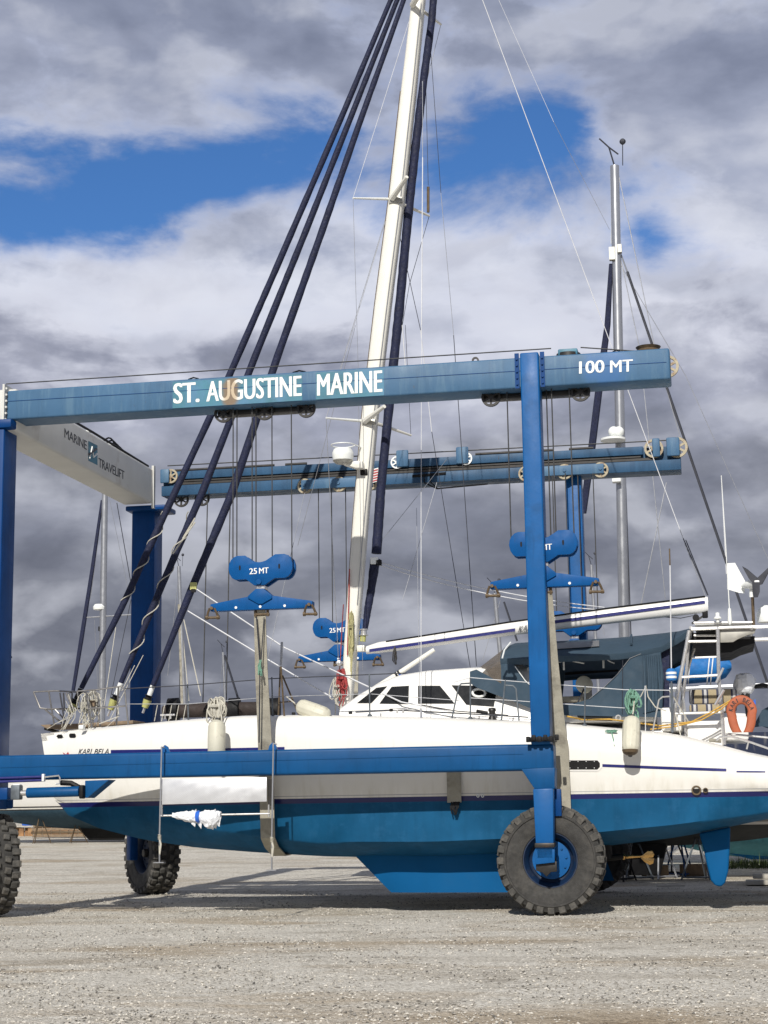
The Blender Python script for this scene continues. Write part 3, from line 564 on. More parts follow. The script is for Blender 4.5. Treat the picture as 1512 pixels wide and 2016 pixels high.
# ------------------------------------------------------------------ lifting blocks
def zp(x, y, c, k=.00225, dv=0): return Vector((c[0] + (x - 490) * k, c[1] + dv, c[2] - (y - 320) * k))
OUT = [(290, 215), (315, 205), (375, 205), (440, 250), (465, 257), (485, 259), (505, 257), (535, 248), (605, 205), (675, 205), (705, 216), (724, 240), (736, 275), (736, 315), (724, 350), (705, 372), (680, 383), (600, 383), (525, 430), (445, 430), (385, 383), (300, 383), (277, 370), (258, 340), (249, 300), (254, 262), (268, 235)]
DIA = [(455, 455), (515, 455), (578, 508), (578, 530), (505, 568), (475, 568), (395, 522), (395, 506)]
SPR = [(105, 555), (395, 508), (580, 508), (878, 558), (878, 590), (868, 607), (105, 607)]
def lifting_block(label, c, ropes):
    t = thing('lifting_block', label, 'lifting block', (c[0], c[1], c[2] - .65), 'blue spreader blocks hung on wire ropes')
    bd = MB(); bd.prism([zp(x, y, c, dv=-.14) for x, y in OUT], (0, .06, 0)); bd.prism([zp(x, y, c, dv=.08) for x, y in OUT], (0, .06, 0))
    bd.prism([zp(x, 210, c, dv=-.08) for x in (315, 375)] + [zp(x, 222, c, dv=-.08) for x in (375, 315)], (0, .16, 0))
    body = bd.build('block_plate', 'block', t, bevel=.006)
    for x in (337, 637):
        MB().prism([zp(x + a, 295 + d, c, dv=-.146) for a, d in ((-5, -17), (5, -17), (7, 0), (5, 17), (-5, 17), (-7, 0))], (0, .004, 0)).build('slot', 'black', body)
        sheave(zp(x, 293, c), (0, 1, 0), .175, 'grease', body, .07)
    MB().lathe(zp(483, 405, c, dv=-.15), (0, 1, 0), [(.045, -.02), (.045, .02)], 14).build('pin', 'block', body)
    text_mb('25', zp(410, 347, c, dv=-.145), zp(469, 346, c, dv=-.145), zp(410, 303, c, dv=-.145), .03).build('lettering', 'lett', body); text_mb('MT', zp(484, 345, c, dv=-.145), zp(557, 343, c, dv=-.145), zp(484, 303, c, dv=-.145), .03).build('lettering', 'lett', body)
    MB().span(zp(458, 428, c, dv=-.10), zp(522, 458, c, dv=.10)).build('link', 'steel', t, bevel=.01)
    sp = MB(); sp.prism([zp(x, y, c, dv=-.09) for x, y in SPR], (0, .18, 0)); sp = sp.build('spreader_bar', 'block', t, bevel=.008)
    dm = MB(); dm.prism([zp(x, y, c, dv=-.12) for x, y in DIA], (0, .24, 0)); dm.build('gusset', 'block', sp, bevel=.008)
    for x in (302, 487, 672): MB().lathe(zp(x, 587, c, dv=-.093), (0, 1, 0), [(.022, -.008), (.022, .004)], 12).build('bolt', 'lett', sp)
    for x, sg in ((118, -1), (858, 1)):
        sh = MB(); e = zp(x, 585, c); lo = zp(x + (6 if sg < 0 else 6), 652, c)
        sh.tube([e + Vector((0, -.13, 0)), e + Vector((0, .13, 0))], .028, 8)
        sh.tube([e + Vector((-.04, -.1, 0)), zp(x - 34, 620, c, dv=-.08), zp(x - 41, 648, c, dv=-.06)], .020, 7); sh.tube([e + Vector((.04, -.1, 0)), zp(x + 34, 620, c, dv=-.08), zp(x + 44, 650, c, dv=-.06)], .020, 7)
        sh.tube([zp(x - 48, 652, c, dv=-.06), zp(x + 56, 655, c, dv=-.06)], .022, 8)
        for xx in (-42, 42): sh.tube([zp(x + xx - 9, 652, c, dv=-.06), zp(x + xx + 9, 652, c, dv=-.06)], .036, 8)
        sh.build('shackle', 'rusty', sp)
    sh = MB()
    for xx in (-44, 44): sh.tube([zp(487 + xx, 600, c), zp(487 + xx * 1.05, 655, c)], .024, 8)
    sh.tube([zp(430, 640, c), zp(546, 640, c)], .022, 8); sh.build('shackle', 'rusty', sp)
    for x, dv in ropes:
        p = zp(x, 260, c); MB().tube([(p.x, c[1] + dv, p.z), (p.x + .0, c[1] + dv, ZB + .01)], .0115, 6).build('wire_rope', 'rope', t)
    return t
pn = V(516, 1125, .3); lifting_block('blue 25 MT block on the near left, in full view beside the three furled sails', (pn.x, .3, pn.z), ((271, -.04), (291, .04), (419, -.04), (439, .04), (568, 0), (718, 0)))
pn2 = V(1070, 1079, .3); nrb = (pn2.x, .3, pn2.z); lifting_block('blue block on the near right, partly hidden behind the near right leg', nrb, ((258, 0), (545, .02), (585, -.04), (712, 0)))
pf = V(668, 1241, 7.75); lifting_block('blue 25 MT block behind the mast foot, partly hidden by the white mast', (pf.x, 7.75, pf.z), ((300, 0), (430, -.03), (560, .03), (690, 0)))
pf2 = V(1133, 1230, 7.6); lifting_block('blue block on the far right, mostly hidden behind the striped boom', (pf2.x, 7.45, pf2.z), ((330, 0), (450, -.03), (560, .03), (700, 0)))

# ------------------------------------------------------------------ slings
def sling(label, ut, zt_, ub, wd, pts):
    p = [Vector(q) for q in pts]; mb = MB(); rings = []
    for i, q in enumerate(p):
        f = min(1, i / 3.) if i < len(p) / 2 else min(1, (len(p) - 1 - i) / 3.)
        u = ut + (ub - ut) * f; w_ = wd * (.82 + .18 * f)
        t = (p[min(i + 1, len(p) - 1)] - p[max(i - 1, 0)]).normalized(); nrm = Vector((0, t.z, -t.y)).normalized()
        rings.append([Vector((u + a * w_ / 2, q.y, q.z)) + nrm * c * .011 for a, c in ((-1, -1), (-.12, -1), (-.08, -.3), (.08, -.3), (.12, -1), (1, -1), (1, 1), (-1, 1))])
    mb.loft(rings); o = mb.build('lifting_sling', 'sling', None, base=(ub, 4, .9)); return tag(o, label, 'sling', 'wide webbing slings under the catamaran')
def spath(zt, a): return [(0, .3, zt), (0, .42, 4.0), (0, .60, 3.15), (0, .72, 2.6), (0, .80, 2.0), (0, .83, 1.6), (0, .87, 1.22), (0, 1.12, 1.03 + a), (0, 1.6, .885 + a), (0, 2.1, .90 + a), (0, 4, .95 + a), (0, 5.9, .90 + a), (0, 6.4, .885 + a), (0, 6.9, 1.03 + a), (0, 7.1, 1.1), (0, 7.15, 1.5), (0, 7.2, 2.0), (0, 7.3, 2.6), (0, 7.45, 3.2), (0, 7.6, 4.0), (0, 7.72, 4.9)]
us1 = V(513, 1300, .35).x; sling('worn grey web sling hanging below the fully visible 25 MT block', us1, 4.95, us1 - .02, .24, spath(4.95, .035))
us2 = V(1108, 1560, .8).x; sling('worn grey web sling behind the near right leg of the lift', nrb[0] + .02, nrb[2] - .7, us2, .24, spath(nrb[2] - .72, .12))
SL = bpy.data.objects['lifting_sling']; MB().tube([V(505, 1215, .26), V(512, 1310, .30), V(511, 1380, .40), V(510, 1462, .55)], .012, 6).build('lacing', 'dwire', SL)
MB().tube([V(520, 1215, .26), V(514, 1300, .29)], .010, 6).build('lacing', 'dwire', SL)
kn = MB(); rq = random.Random(12)
for k in range(7): kn.tube([V(512 + rq.uniform(-4, 4), 1298 + rq.uniform(0, 34), .27) for _ in range(4)], .010, 5)
kn.build('cord_knot', 'ropeg', SL)
p0 = V(893, 1505, .8); p1 = V(893, 1580, .8); st = MB(); st.span((p0.x - .115, .79, p1.z), (p0.x + .115, .805, p0.z))
st = tag(st.build('loose_strap', 'sling', None, base=(p0.x, .8, p1.z)), 'short grey strap end with black frayed tip against the hull side', 'strap')
fr = MB(); rq = random.Random(3)
for k in range(14): fr.tube([(p0.x + rq.uniform(-.1, .1), .795, p1.z + .01), (p0.x + rq.uniform(-.07, .07), .78, p1.z - .08), (p0.x + rq.uniform(-.04, .05), .79, p1.z - rq.uniform(.1, .2))], .012, 5)
fr.build('frayed_end', 'black', st)

# ------------------------------------------------------------------ hanging panel, hooks and wrapped roll
HP = thing('hanging_panel', 'silver diamond plate panel hung on two rods below the near blue side beam', 'metal panel', tuple(V(425, 1581, -.05)))
MB().prism(VV(((318, 1534), (525, 1530), (525, 1578), (318, 1584)), -.12), (0, .02, 0)).build('panel', 'plate', HP, bevel=.004)
MB().box((V(532, 1560, 0).x, .0, V(532, 1560, 0).z), (.06, .05, .42)).build('side_frame', 'grease', HP)
for x in (319, 529): MB().tube([V(x, 1584, -.03), V(x, 1608, -.03)], .014, 7).build('bracket', 'steel', HP)
MB().tube([V(316, 1606, -.03), V(531, 1602, -.03)], .014, 8).build('rod', 'steel', HP)
for i, (xt, yt, xk, yk, xb, yb) in enumerate(((318, 1474, 314, 1650, 314, 1698), (538, 1467, 535, 1655, 535, 1713))):
    t = thing('hook_rod', ('thin steel foot rod with a rope knot at the left end of the silver panel', 'thin steel foot rod with a rope knot at the right end of the silver panel')[i], 'rod', tuple(V(xb, yb, -.16)), 'hanging foot rods on the near side beam')
    MB().tube([V(xt + 6, yt - 2, .05), V(xt, yt - 3, -.16), V(xt, yt + 8, -.16), V(xk, yk, -.16)], .013, 7).build('rod', 'wire', t)
    kn = MB(); c = V(xk, yk, -.16)
    for k in range(4): kn.lathe(c + Vector((0, 0, -.02 + k * .022)), (.2, .1, 1), [(.012, -.012), (.034, 0), (.012, .012)], 10)
    kn.tube([c, c + Vector((.03, -.02, -.1)), c + Vector((.01, -.01, -.25)), c + Vector((0, 0, -.12))], .016, 6); kn.build('rope_knot', 'ropew', t)
    MB().tube([V(xk, yk, -.16), V(xb, yb, -.16)], .013, 7).build('foot_rod', 'wire', t)
    MB().box(V(xb, yb, -.16), (.17, .1, .012)).build('foot_plate', 'wire', t)
def roll():
    pts = [V(x, y, -.06) for x, y in ((340, 1605), (355, 1606), (372, 1608), (386, 1607), (394, 1608), (408, 1612), (422, 1613), (435, 1606))]
    rs = [.035, .06, .085, .10, .075, .13, .15, .055]; mb = MB(); n = 18; rings = []; rq = random.Random(5)
    fine = []
    for i in range(len(pts) - 1):
        for k in range(4): fine.append((pts[i].lerp(pts[i + 1], k / 4), rs[i] + (rs[i + 1] - rs[i]) * k / 4))
    fine.append((pts[-1], rs[-1]))
    for i, (p, r) in enumerate(fine):
        rings.append([p + Vector((0, .8 * r * math.cos(a), r * math.sin(a))) * (1 + .22 * rq.uniform(-1, 1)) + Vector((rq.uniform(-.01, .01), 0, 0)) for a in [2 * math.pi * k / n for k in range(n)]])
    mb.loft(rings)
    for k in range(5):
        a = V(376 + k * 12, 1612, -.08); mb.add([a, a + Vector((.10, -.02, .03)), a + Vector((.06, .03, -.13 - .03 * (k % 2))), a + Vector((.0, .02, -.08))], [(0, 1, 2, 3)])
    o = mb.build('wrapped_roll', 'plastic', None, base=tuple(pts[3]), sharp=25); tag(o, 'roll wrapped in crumpled clear plastic with a blue tape band on the steel rod', 'wrapped roll')
    MB().lathe(pts[4] + Vector((-.03, 0, 0)), (1, 0, 0), [(.09, -.03), (.105, 0), (.09, .03)], 18).build('tape', 'tape', o)
roll()

# ------------------------------------------------------------------ catamaran
CAT = thing('catamaran', 'white sailing catamaran with blue bottom and navy canvas hanging in the boat lift', 'catamaran', (-2.5, 4.0, 0))
CV = 1.85
US = [-8.85, -8.6, -8.0, -7.2, -6.2, -5.2, -4, -2, 0, 2, 3.4, 5.6]
WL = [.02, .10, .31, .52, .70, .82, .92, .96, .96, .93, .88, .8]
BOT = [1.92, 1.64, 1.40, 1.20, 1.05, .97, .89, .84, .93, 1.15, 1.42, 1.78]
CHZ = [1.95, 1.78, 1.68, 1.56, 1.44, 1.30, 1.14, 1.12, 1.18, 1.35, 1.54, 1.84]
TOP = [3.06, 3.08, 3.14, 3.19, 3.245, 3.275, 3.25, 3.16, 3.03, 2.80, 2.40, 2.0]
CHF = [.5, .6, .72, .80, .86, .90, .94, .97, .97, .97, .96, .95]
def I(u, A): return float(np.interp(u, US, A))
def sect(u):
    wl, zb_, zc, zt, cf = I(u, WL), I(u, BOT), I(u, CHZ), I(u, TOP), I(u, CHF); upw = wl + .07 * min(1, wl / .5) + .02
    wlz = max(1.84, zc + .02)
    pts = [(0, zb_), (cf * wl * .55, zb_ + (zc - zb_) * .38), (cf * wl * .93, zc - .035), (cf * wl, zc + .01), (wl, wlz), (wl + (upw - wl) * .6, wlz + (zt - .5 - wlz) * .45), (upw, zt - .45), (upw - .02, zt - .26), (max(0, upw - .08), zt - .12), (max(0, upw - .2), zt - .035), (max(0, upw - .4), zt - .004), (max(0, upw - .75), zt + .012)]
    return pts
def rake(u, z): return -.24 * max(0, z - 1.84) * min(1, max(0, (-6.0 - u) / 2.6))
def hv(u, z):
    p = sect(u); zs = [q[1] for q in p[:9]]; return CV - float(np.interp(z, zs, [q[0] for q in p[:9]]))
def hull_ring(u, mir=False):
    p = sect(u); r = [(u + rake(u, z), CV - d, z) for d, z in p] + [(u + rake(u, z), CV + d, z) for d, z in p[::-1]][:-1]
    return [(a, 8.0 - c, z) for a, c, z in r] if mir else r
ul = [-8.85, -8.75, -8.6, -8.3] + list(np.arange(-8.0, 5.61, .34)) + [5.6]
hm = MB(); hm.loft([hull_ring(u) for u in ul]); hm.loft([hull_ring(u, True) for u in ul])
HULL = hm.build('hull', 'hull', CAT, sharp=50)
bdk = MB(); bdk.loft([[(u, 2.2, 2.15 + .3 * max(0, -4.3 - u)), (u, 5.8, 2.15 + .3 * max(0, -4.3 - u)), (u, 5.8, I(u, TOP) - .01), (u, 5.0, I(u, TOP) + .06), (u, 3.0, I(u, TOP) + .06), (u, 2.2, I(u, TOP) - .01)] for u in np.linspace(-5.1, 4.4, 16)]); bdk.build('bridge_deck', 'white', CAT, bevel=.03)
MB().tube([(-8.5, 1.85, 2.98), (-8.5, 6.15, 2.98)], .11, 14).build('crossbeam', 'mastw', CAT)
tn = MB()
for k in range(13): tn.tube([(-8.4 + k * .27, 2.4, 3.02), (-8.4 + k * .27, 5.6, 3.02)], .012, 4)
for k in range(12): tn.tube([(-8.45, 2.45 + k * .28, 3.03), (-5.1, 2.45 + k * .28, 3.1)], .012, 4)
tn.build('trampoline', 'dwire', CAT)
# name, stripes and fittings on the hull side
def on_hull(px, py, off=.006):
    v = .95
    for _ in range(6):
        p = V(px, py, v); v = hv(p.x - rake(p.x, p.z), p.z) - off
    return V(px, py, v)
def hull_strip(pts, hgt, m, name, off=.006):
    mb = MB(); n = 10; top, lo = [], []
    for i in range(len(pts) - 1):
        for k in range(n + (i == len(pts) - 2)):
            f = k / n; x = pts[i][0] + (pts[i + 1][0] - pts[i][0]) * f; y = pts[i][1] + (pts[i + 1][1] - pts[i][1]) * f
            top.append(on_hull(x, y - hgt / 2, off)); lo.append(on_hull(x, y + hgt / 2, off))
    mb.loft([[a, c] for a, c in zip(top, lo)], False, False); return mb.build(name, m, HULL)
hull_strip(((218, 1480), (420, 1477), (560, 1474)), 7, 'stripe', 'sheer_stripe'); hull_strip(((1186, 1507), (1300, 1511.5), (1430, 1516)), 5.5, 'stripe', 'sheer_stripe'); hull_strip(((1450, 1519), (1507, 1519.5)), 3, 'stripe', 'sheer_stripe')
for tx, xa, xb in (('KARI', 154, 181), ('BELA', 185, 214)): text_mb(tx, on_hull(xa, 1485), on_hull(xb, 1484.5), on_hull(xa + .5, 1474.5), .012, .3).build('lettering', 'dletter', HULL)
MB().add([on_hull(x, y, .01) for x, y in ((123, 1481), (130, 1485), (134, 1480), (137, 1488), (128, 1489))], [(0, 1, 2, 3, 4)]).build('emblem', 'flagred', HULL)
def hull_poly(pts, m, name, off=.008): return MB().add([on_hull(x, y, off) for x, y in pts], [tuple(range(len(pts)))]).build(name, m, HULL)
rr_ = lambda x0, y0, x1, y1, k: [(x0 + k, y0), (x1 - k, y0), (x1, y0 + k), (x1, y1 - k), (x1 - k, y1), (x0 + k, y1), (x0, y1 - k), (x0, y0 + k)]
hull_poly(rr_(1109, 1494, 1185, 1518, 7), 'white', 'port_frame', .010); hull_poly(rr_(1112, 1497, 1181, 1515, 5), 'glass', 'port_window', .014)
mb = MB()
for k in range(4):
    for y in (1499, 1512): mb.ball(on_hull(1122 + k * 16, y, .015), .008, 6)
mb.build('port_screw', 'lett', HULL)
hull_poly(rr_(111, 1446, 124, 1453, 3), 'black', 'fairlead'); hull_poly(rr_(136, 1444, 149, 1452, 2), 'black', 'fairlead')
for x, y, r_ in ((1371, 1556, .075), (1389, 1556, .04)):
    p = on_hull(x, y); MB().lathe(p, (0, 1, 0), [(r_ * .6, .02), (r_ * .75, -.03), (r_, -.03), (r_ * 1.1, .02)], 20, False).build('exhaust_outlet', 'rusty', HULL); MB().lathe(p + Vector((0, -.004, 0)), (0, 1, 0), [(.001, 0), (r_ * .75, 0)], 20, False).build('outlet_bore', 'black', HULL)
for x in (941, 950): p = on_hull(x, 1567); MB().lathe(p, (0, 1, 0), [(.012, -.01), (.026, -.01), (.026, .02), (.012, .02)], 12, False).build('through_hull', 'lett', HULL)
p = on_hull(785, 1420, .0); 
def cleat(px, py, v):
    p = V(px, py, v); mb = MB(); mb.tube([p + Vector((-.13, 0, .04)), p + Vector((.13, 0, .04))], .018, 7)
    for s_ in (-.05, .05): mb.tube([p + Vector((s_, 0, -.03)), p + Vector((s_, 0, .04))], .018, 7)
    mb.build('cleat', 'steel', CAT)
cleat(783, 1421, 1.05); cleat(788, 1401, 1.6); cleat(330, 1412, 1.7)
# keels, rudders, propeller
for mir in (False, True):
    f = (lambda q: (q.x, 8.0 - q.y, q.z)) if mir else (lambda q: (q.x, q.y, q.z))
    def foil(ring_top, ring_bot, name):
        rings = []
        for (x0, x1, z0_, z1_, th) in (ring_bot, ring_top):
            r = []
            for t in list(np.linspace(0, 1, 9)) + list(np.linspace(1, 0, 9))[1:-1]:
                pass
            top = [(t, th * (math.sqrt(max(t, 0)) - t) * 1.6) for t in np.linspace(0, 1, 10)]
            pts = [(t, -h) for t, h in top] + [(t, h) for t, h in top[-2:0:-1]]
            rings.append([f(Vector((x0 + (x1 - x0) * t, 1.75 + h, z0_ + (z1_ - z0_) * t))) for t, h in pts])
        MB().loft(rings).build(name, 'anti', CAT, sharp=60)
    a, bq, c = V(690, 1690, 1.75), V(770, 1757, 1.75), V(985, 1760, 1.75)
    foil((a.x, .35, .98, 1.0, .26), (bq.x, .6, bq.z, bq.z - .01, .16), 'keel')
    rd = MB(); prof = [(1376, 1640), (1384, 1668), (1391, 1700), (1399, 1733), (1408, 1744), (1420, 1746), (1428, 1738), (1434, 1715), (1437, 1670), (1438, 1628)]
    pl_ = [V(x, y, 1.7) for x, y in prof]; rd.prism([Vector(f(q)) for q in pl_], (0, .09 if not mir else -.09, 0)); rd.build('rudder', 'anti', CAT, bevel=.035, seg=3)
sd_ = MB(); sd_.tube([V(1190, 1655, 1.85), V(1195, 1690, 1.85)], .1, 12); sd_.tube([V(1188, 1690, 1.85), V(1228, 1686, 1.85)], .05, 12); sd_ = sd_.build('saildrive', 'black', CAT)
pr = MB(); pr.lathe(V(1226, 1687, 1.85), (1, .05, 0), [(.02, -.03), (.045, 0), (.045, .03), (.02, .05)], 14); 
pr.tube([V(1232, 1687, 1.85), V(1262, 1686, 1.85)], [.03, .018], 10)
def blade(pts): pr.prism([V(x, y, 1.84) for x, y in pts], (0, .025, 0))
blade(((1258, 1686), (1266, 1683), (1275, 1675), (1284, 1675), (1288, 1682), (1286, 1688), (1268, 1690))); blade(((1260, 1688), (1270, 1689), (1288, 1690), (1286, 1700), (1279, 1703), (1270, 1698)))
pr.build('propeller', 'brass', sd_, bevel=.004)
# cabin
def cabz(): pass
def side(px, py, off=0.):
    v = 2.2
    for _ in range(8):
        p = V(px, py, v); v = 2.08 + .30 * (p.z - 3.3) - off
    return V(px, py, v)
roof = [V(x, y, 3.0) for x, y in ((690, 1394), (725, 1368), (760, 1347), (800, 1331), (850, 1323), (935, 1317), (1060, 1314))]
rings = []
for p in roof:
    zt = p.z; zb_ = 3.0; sh = max(zt - .13, zb_ + .12); vs0 = 2.08 + .30 * (zb_ - 3.3); vs1 = 2.08 + .30 * (sh - 3.3); hh = [(vs0, zb_), (vs1, sh), (vs1 + .06, sh + .07), (vs1 + .2, zt - .02), (3.2, zt + .02), (4.0, zt + .04)]
    r = [(p.x, a, c) for a, c in hh]; rings.append(r + [(u_, 8 - a, c) for u_, a, c in r[-2::-1]])
cabin = MB(); cabin.loft(rings); CABIN = cabin.build('cabin', 'white', CAT, sharp=60)
for poly in (((703, 1384), (741, 1354), (762, 1351), (731, 1384)), ((747, 1385), (771, 1352), (805, 1350), (804, 1386)), ((823, 1385), (823, 1350), (866, 1350), (895, 1385)), ((889, 1349), (940, 1350), (977, 1364), (972, 1391), (918, 1387))):
    MB().prism([side(x, y, .012) for x, y in poly], (0, .02, 0)).build('window', 'glass', CABIN)
rg = MB(); n = 28; rg.tube([side(943 + 12.5 * math.cos(a), 1364 + 7.5 * math.sin(a), .04) for a in np.linspace(0, 2 * math.pi, n)], .022, 7, False); rg.build('window_ring', 'lett', CABIN)
MB().tube([V(748, 1352, 2.4), V(800, 1329, 2.5), V(870, 1320, 2.6), V(930, 1316, 2.7)], .014, 6).build('grab_rail', 'steel', CABIN)
hb = MB().box(V(789, 1335, 2.6), (.06, .06, .12)); hb.build('deck_block', 'tape', CABIN)
# mast
def box_sect(c, a, d, n=16):
    return [Vector(c) + Vector((a * math.copysign(abs(math.cos(t)) ** .5, math.cos(t)), d * math.copysign(abs(math.sin(t)) ** .5, math.sin(t)), 0)) for t in [2 * math.pi * k / n + .2 for k in range(n)]]
mp_ = [(680, 1396, 11), (697, 1190, 14), (711, 1010, 15.5), (727, 830, 16.5), (754, 600, 17), (781, 390, 16.5), (804, 180, 16), (823, 5, 14), (840, -150, 12)]
mast = MB(); mast.loft([box_sect(V(x + 1, y, 4.0), w_ * .0092, .17) for x, y, w_ in mp_]); MAST = mast.build('mast', 'mastw', CAT, sharp=60)
MB().tube([V(x - w_ + 1, y, 3.95) for x, y, w_ in mp_[1:7]], .02, 6).build('mast_track', 'rusty', MAST)
MB().tube([V(x + w_ * .45, y, 3.82) for x, y, w_ in mp_[1:8]], .008, 5).build('halyard', 'wire', MAST)
def spar(name, a, c, r0, r1, m='mastw', parent=None): return MB().tube([a, c], [r0, r1], 9).build(name, m, parent or MAST)
spar('spreader', V(769, 392, 4), V(695, 390, 3.2), .03, .018, 'lett'); spar('spreader', V(792, 402, 4), V(845, 425, 4.9), .035, .022); spar('spreader', V(772, 391, 3.8), V(801, 348, 3.3), .06, .035)
spar('spreader', V(716, 829, 4), V(642, 823, 3.2), .03, .018, 'lett'); spar('spreader', V(740, 833, 4), V(809, 857, 4.9), .035, .022); spar('spreader', V(718, 829, 3.8), V(757, 800, 3.3), .06, .035)
spar('spreader', V(833, 22, 4), V(868, 48, 4.9), .035, .022); spar('spreader', V(812, 10, 3.8), V(835, -25, 3.2), .06, .04)
MB().box(V(779, 395, 3.85), (.26, .08, .12)).build('spreader_root', 'solar', MAST, bevel=.01); MB().box(V(726, 831, 3.85), (.26, .08, .1)).build('spreader_root', 'solar', MAST, bevel=.01)
# radar on the mast
rc = V(675, 896, 3.6); rad = MB(); rad.lathe(rc, (0, 0, 1), [(.12, -.15), (.18, -.12), (.2, -.02), (.2, .04), (.17, .11), (.08, .13), (.001, .135)], 28); RAD = rad.build('radar_dome', 'lett', MAST)
MB().lathe(rc + Vector((0, 0, -.13)), (0, 0, 1), [(.001, -.03), (.14, -.03), (.19, .02), (.19, .03)], 28, False).build('radar_base', 'solar', RAD)
MB().prism(VV(((672, 912), (712, 906), (714, 921), (700, 921)), 3.6), (0, .25, 0)).build('radar_bracket', 'mastw', RAD, bevel=.01)
MB().tube([rc + Vector((.22 * math.cos(a), .22 * math.sin(a), .19)) for a in np.linspace(.4, 5.9, 20)] + [V(714, 882, 3.9)], .012, 6).build('guard_ring', 'lett', RAD)
MB().box(V(718, 931, 3.9), (.14, .2, .12)).build('floodlight', 'black', MAST, bevel=.02)
# boom
bx = [(722, 1280, 8), (745, 1275, 11), (840, 1262, 12.5), (1000, 1238, 14), (1200, 1212, 16), (1385, 1190, 16.5), (1394, 1189, 14)]
bo = MB(); bo.loft([[V(x, y, 4) + Vector((0, .10 * math.cos(a), h * .0092 * math.sin(a))) for a in [2 * math.pi * k / 16 for k in range(16)]] for x, y, h in bx]); BOOM = bo.build('boom', 'white', CAT, sharp=60)
for (xa, ya, xb, yb) in ((727, 1281, 1014, 1240), (1050, 1230, 1388, 1185)):
    n = 12; MB().loft([[V(xa + (xb - xa) * i / n, ya + (yb - ya) * i / n - 3.0, 3.885), V(xa + (xb - xa) * i / n, ya + (yb - ya) * i / n + 3.0, 3.885)] for i in range(n + 1)], False, False).build('boom_stripe', 'stripe', BOOM)
for tx, xa, ya, xb, yb in (('KARI', 1020, 1245, 1050, 1240), ('BELA', 1057, 1239, 1086, 1234)): text_mb(tx, V(xa, ya, 3.87), V(xb, yb, 3.87), V(xa + 1, ya - 12, 3.87), .012, .28).build('lettering', 'dletter', BOOM)
MB().tube([V(760, 1263, 3.93), V(1000, 1225, 3.93), V(1200, 1197, 3.93), V(1388, 1174, 3.93)], .014, 6).build('sail_track', 'black', BOOM)
MB().tube([V(705, 1375, 3.9), V(780, 1329, 3.9), V(855, 1279, 3.95)], [.045, .05, .04], 10).build('vang_strut', 'mastw', CAT)
for x in (781, 786): MB().lathe(V(x, 1328.5 - (x - 781) * .62, 3.9), V(860, 1276, 3.9) - V(705, 1375, 3.9), [(.056, -.018), (.056, .018)], 12).build('strut_band', 'black', CAT)
MB().box(V(711, 1277, 4), (.16, .12, .12)).build('gooseneck', 'mastw', CAT, bevel=.02)
def coil(c, w_, h_, n, m, name, parent=None, seed=0, r=.011, thick=.06, base=None):
    rq = random.Random(seed); mb = MB(); c = vec(c)
    for k in range(n):
        a, d, ph = w_ * rq.uniform(.25, 1), h_ * rq.uniform(.6, 1.08), rq.uniform(-.5, .5); o = Vector((rq.uniform(-.45, .45) * w_, rq.uniform(-1, 1) * thick, rq.uniform(-.10, .04) * h_)); sk = rq.uniform(-.3, .3) * w_
        mb.tube([c + o + Vector((a * math.sin(t + ph) * (.55 + .45 * math.sin(t * .5)) + sk * (1 - math.cos(t)) + rq.uniform(-.06, .06) * w_, thick * .5 * math.sin(2 * t + k), -d * (1 - math.cos(t)) / 2)) for t in np.linspace(0, 2 * math.pi, 15)], r, 5, False)
    for k in range(3): 
        q_ = [c + Vector((rq.uniform(-.8, .8) * w_, rq.uniform(-1, 1) * thick, -h_ * f)) for f in (.2, .6, 1.0, 1.2 + .2 * k)]; mb.tube(q_, r, 5)
    for k in range(3): mb.tube([c + Vector((-w_ * .6, -thick, -h_ * (.3 + .03 * k))), c + Vector((0, -thick * 1.8, -h_ * (.31 + .03 * k))), c + Vector((w_ * .6, -thick, -h_ * (.3 + .03 * k)))], r, 5)
    if parent is not None: return mb.build(name, m, parent)
    return mb.build(name, m, None, base=base or tuple(c))
tag(coil(V(692, 1206, 3.75), .05, .78, 12, 'ropeo', 'rope_coil', seed=1), 'long olive halyard coil hanging down the lower mast', 'rope coil', 'rope coils on the catamaran')
tag(coil(V(672, 1318, 3.7), .08, .48, 16, 'roper', 'rope_coil', seed=2), 'red rope bundle hung at the foot of the mast', 'rope coil', 'rope coils on the catamaran')
tag(coil(V(664, 1335, 3.75), .09, .45, 8, 'ropew', 'rope_coil', seed=3), 'pale rope bundle beside the red ropes at the mast foot', 'rope coil', 'rope coils on the catamaran')
line('halyard', 'roper', MAST, V(688, 1120, 3.8), V(684, 1290, 3.8), .012); line('halyard', 'roper', MAST, V(676, 1190, 3.9), V(668, 1330, 3.8), .01)
MB().lathe(V(668, 1306, 3.75), (.2, -1, 0), [(.05, -.05), (.035, 0), (.05, .06), (.001, .07)], 14).build('winch', 'steel', MAST)
# furled sails
def furled(pts, rs, v, name, m='navy', wob=.05, helix=None):
    P = []; rq = random.Random(len(pts)); 
    for i in range(len(pts) - 1):
        n = 14
        for k in range(n): f = k / n; P.append((V(*[pts[i][j] + (pts[i + 1][j] - pts[i][j]) * f for j in (0, 1)], v), (rs[i] + (rs[i + 1] - rs[i]) * f) * (1 + wob * rq.uniform(-1, 1))))
    P.append((V(*pts[-1], v), rs[-1])); o = MB().tube([p for p, _ in P], [r for _, r in P], 10).build(name, m, CAT)
    if helix:
        i0, i1, turns, hr, hm_ = helix; a, c = V(*i0, v), V(*i1, v); t = (c - a).normalized(); e1 = t.orthogonal().normalized(); e2 = t.cross(e1); n = int(turns * 12)
        MB().tube([a.lerp(c, k / n) + (e1 * math.cos(k * 2 * math.pi / 12) + e2 * math.sin(k * 2 * math.pi / 12)) * hr for k in range(n + 1)], .011, 5).build('spiral_rope', hm_, o)
    return o
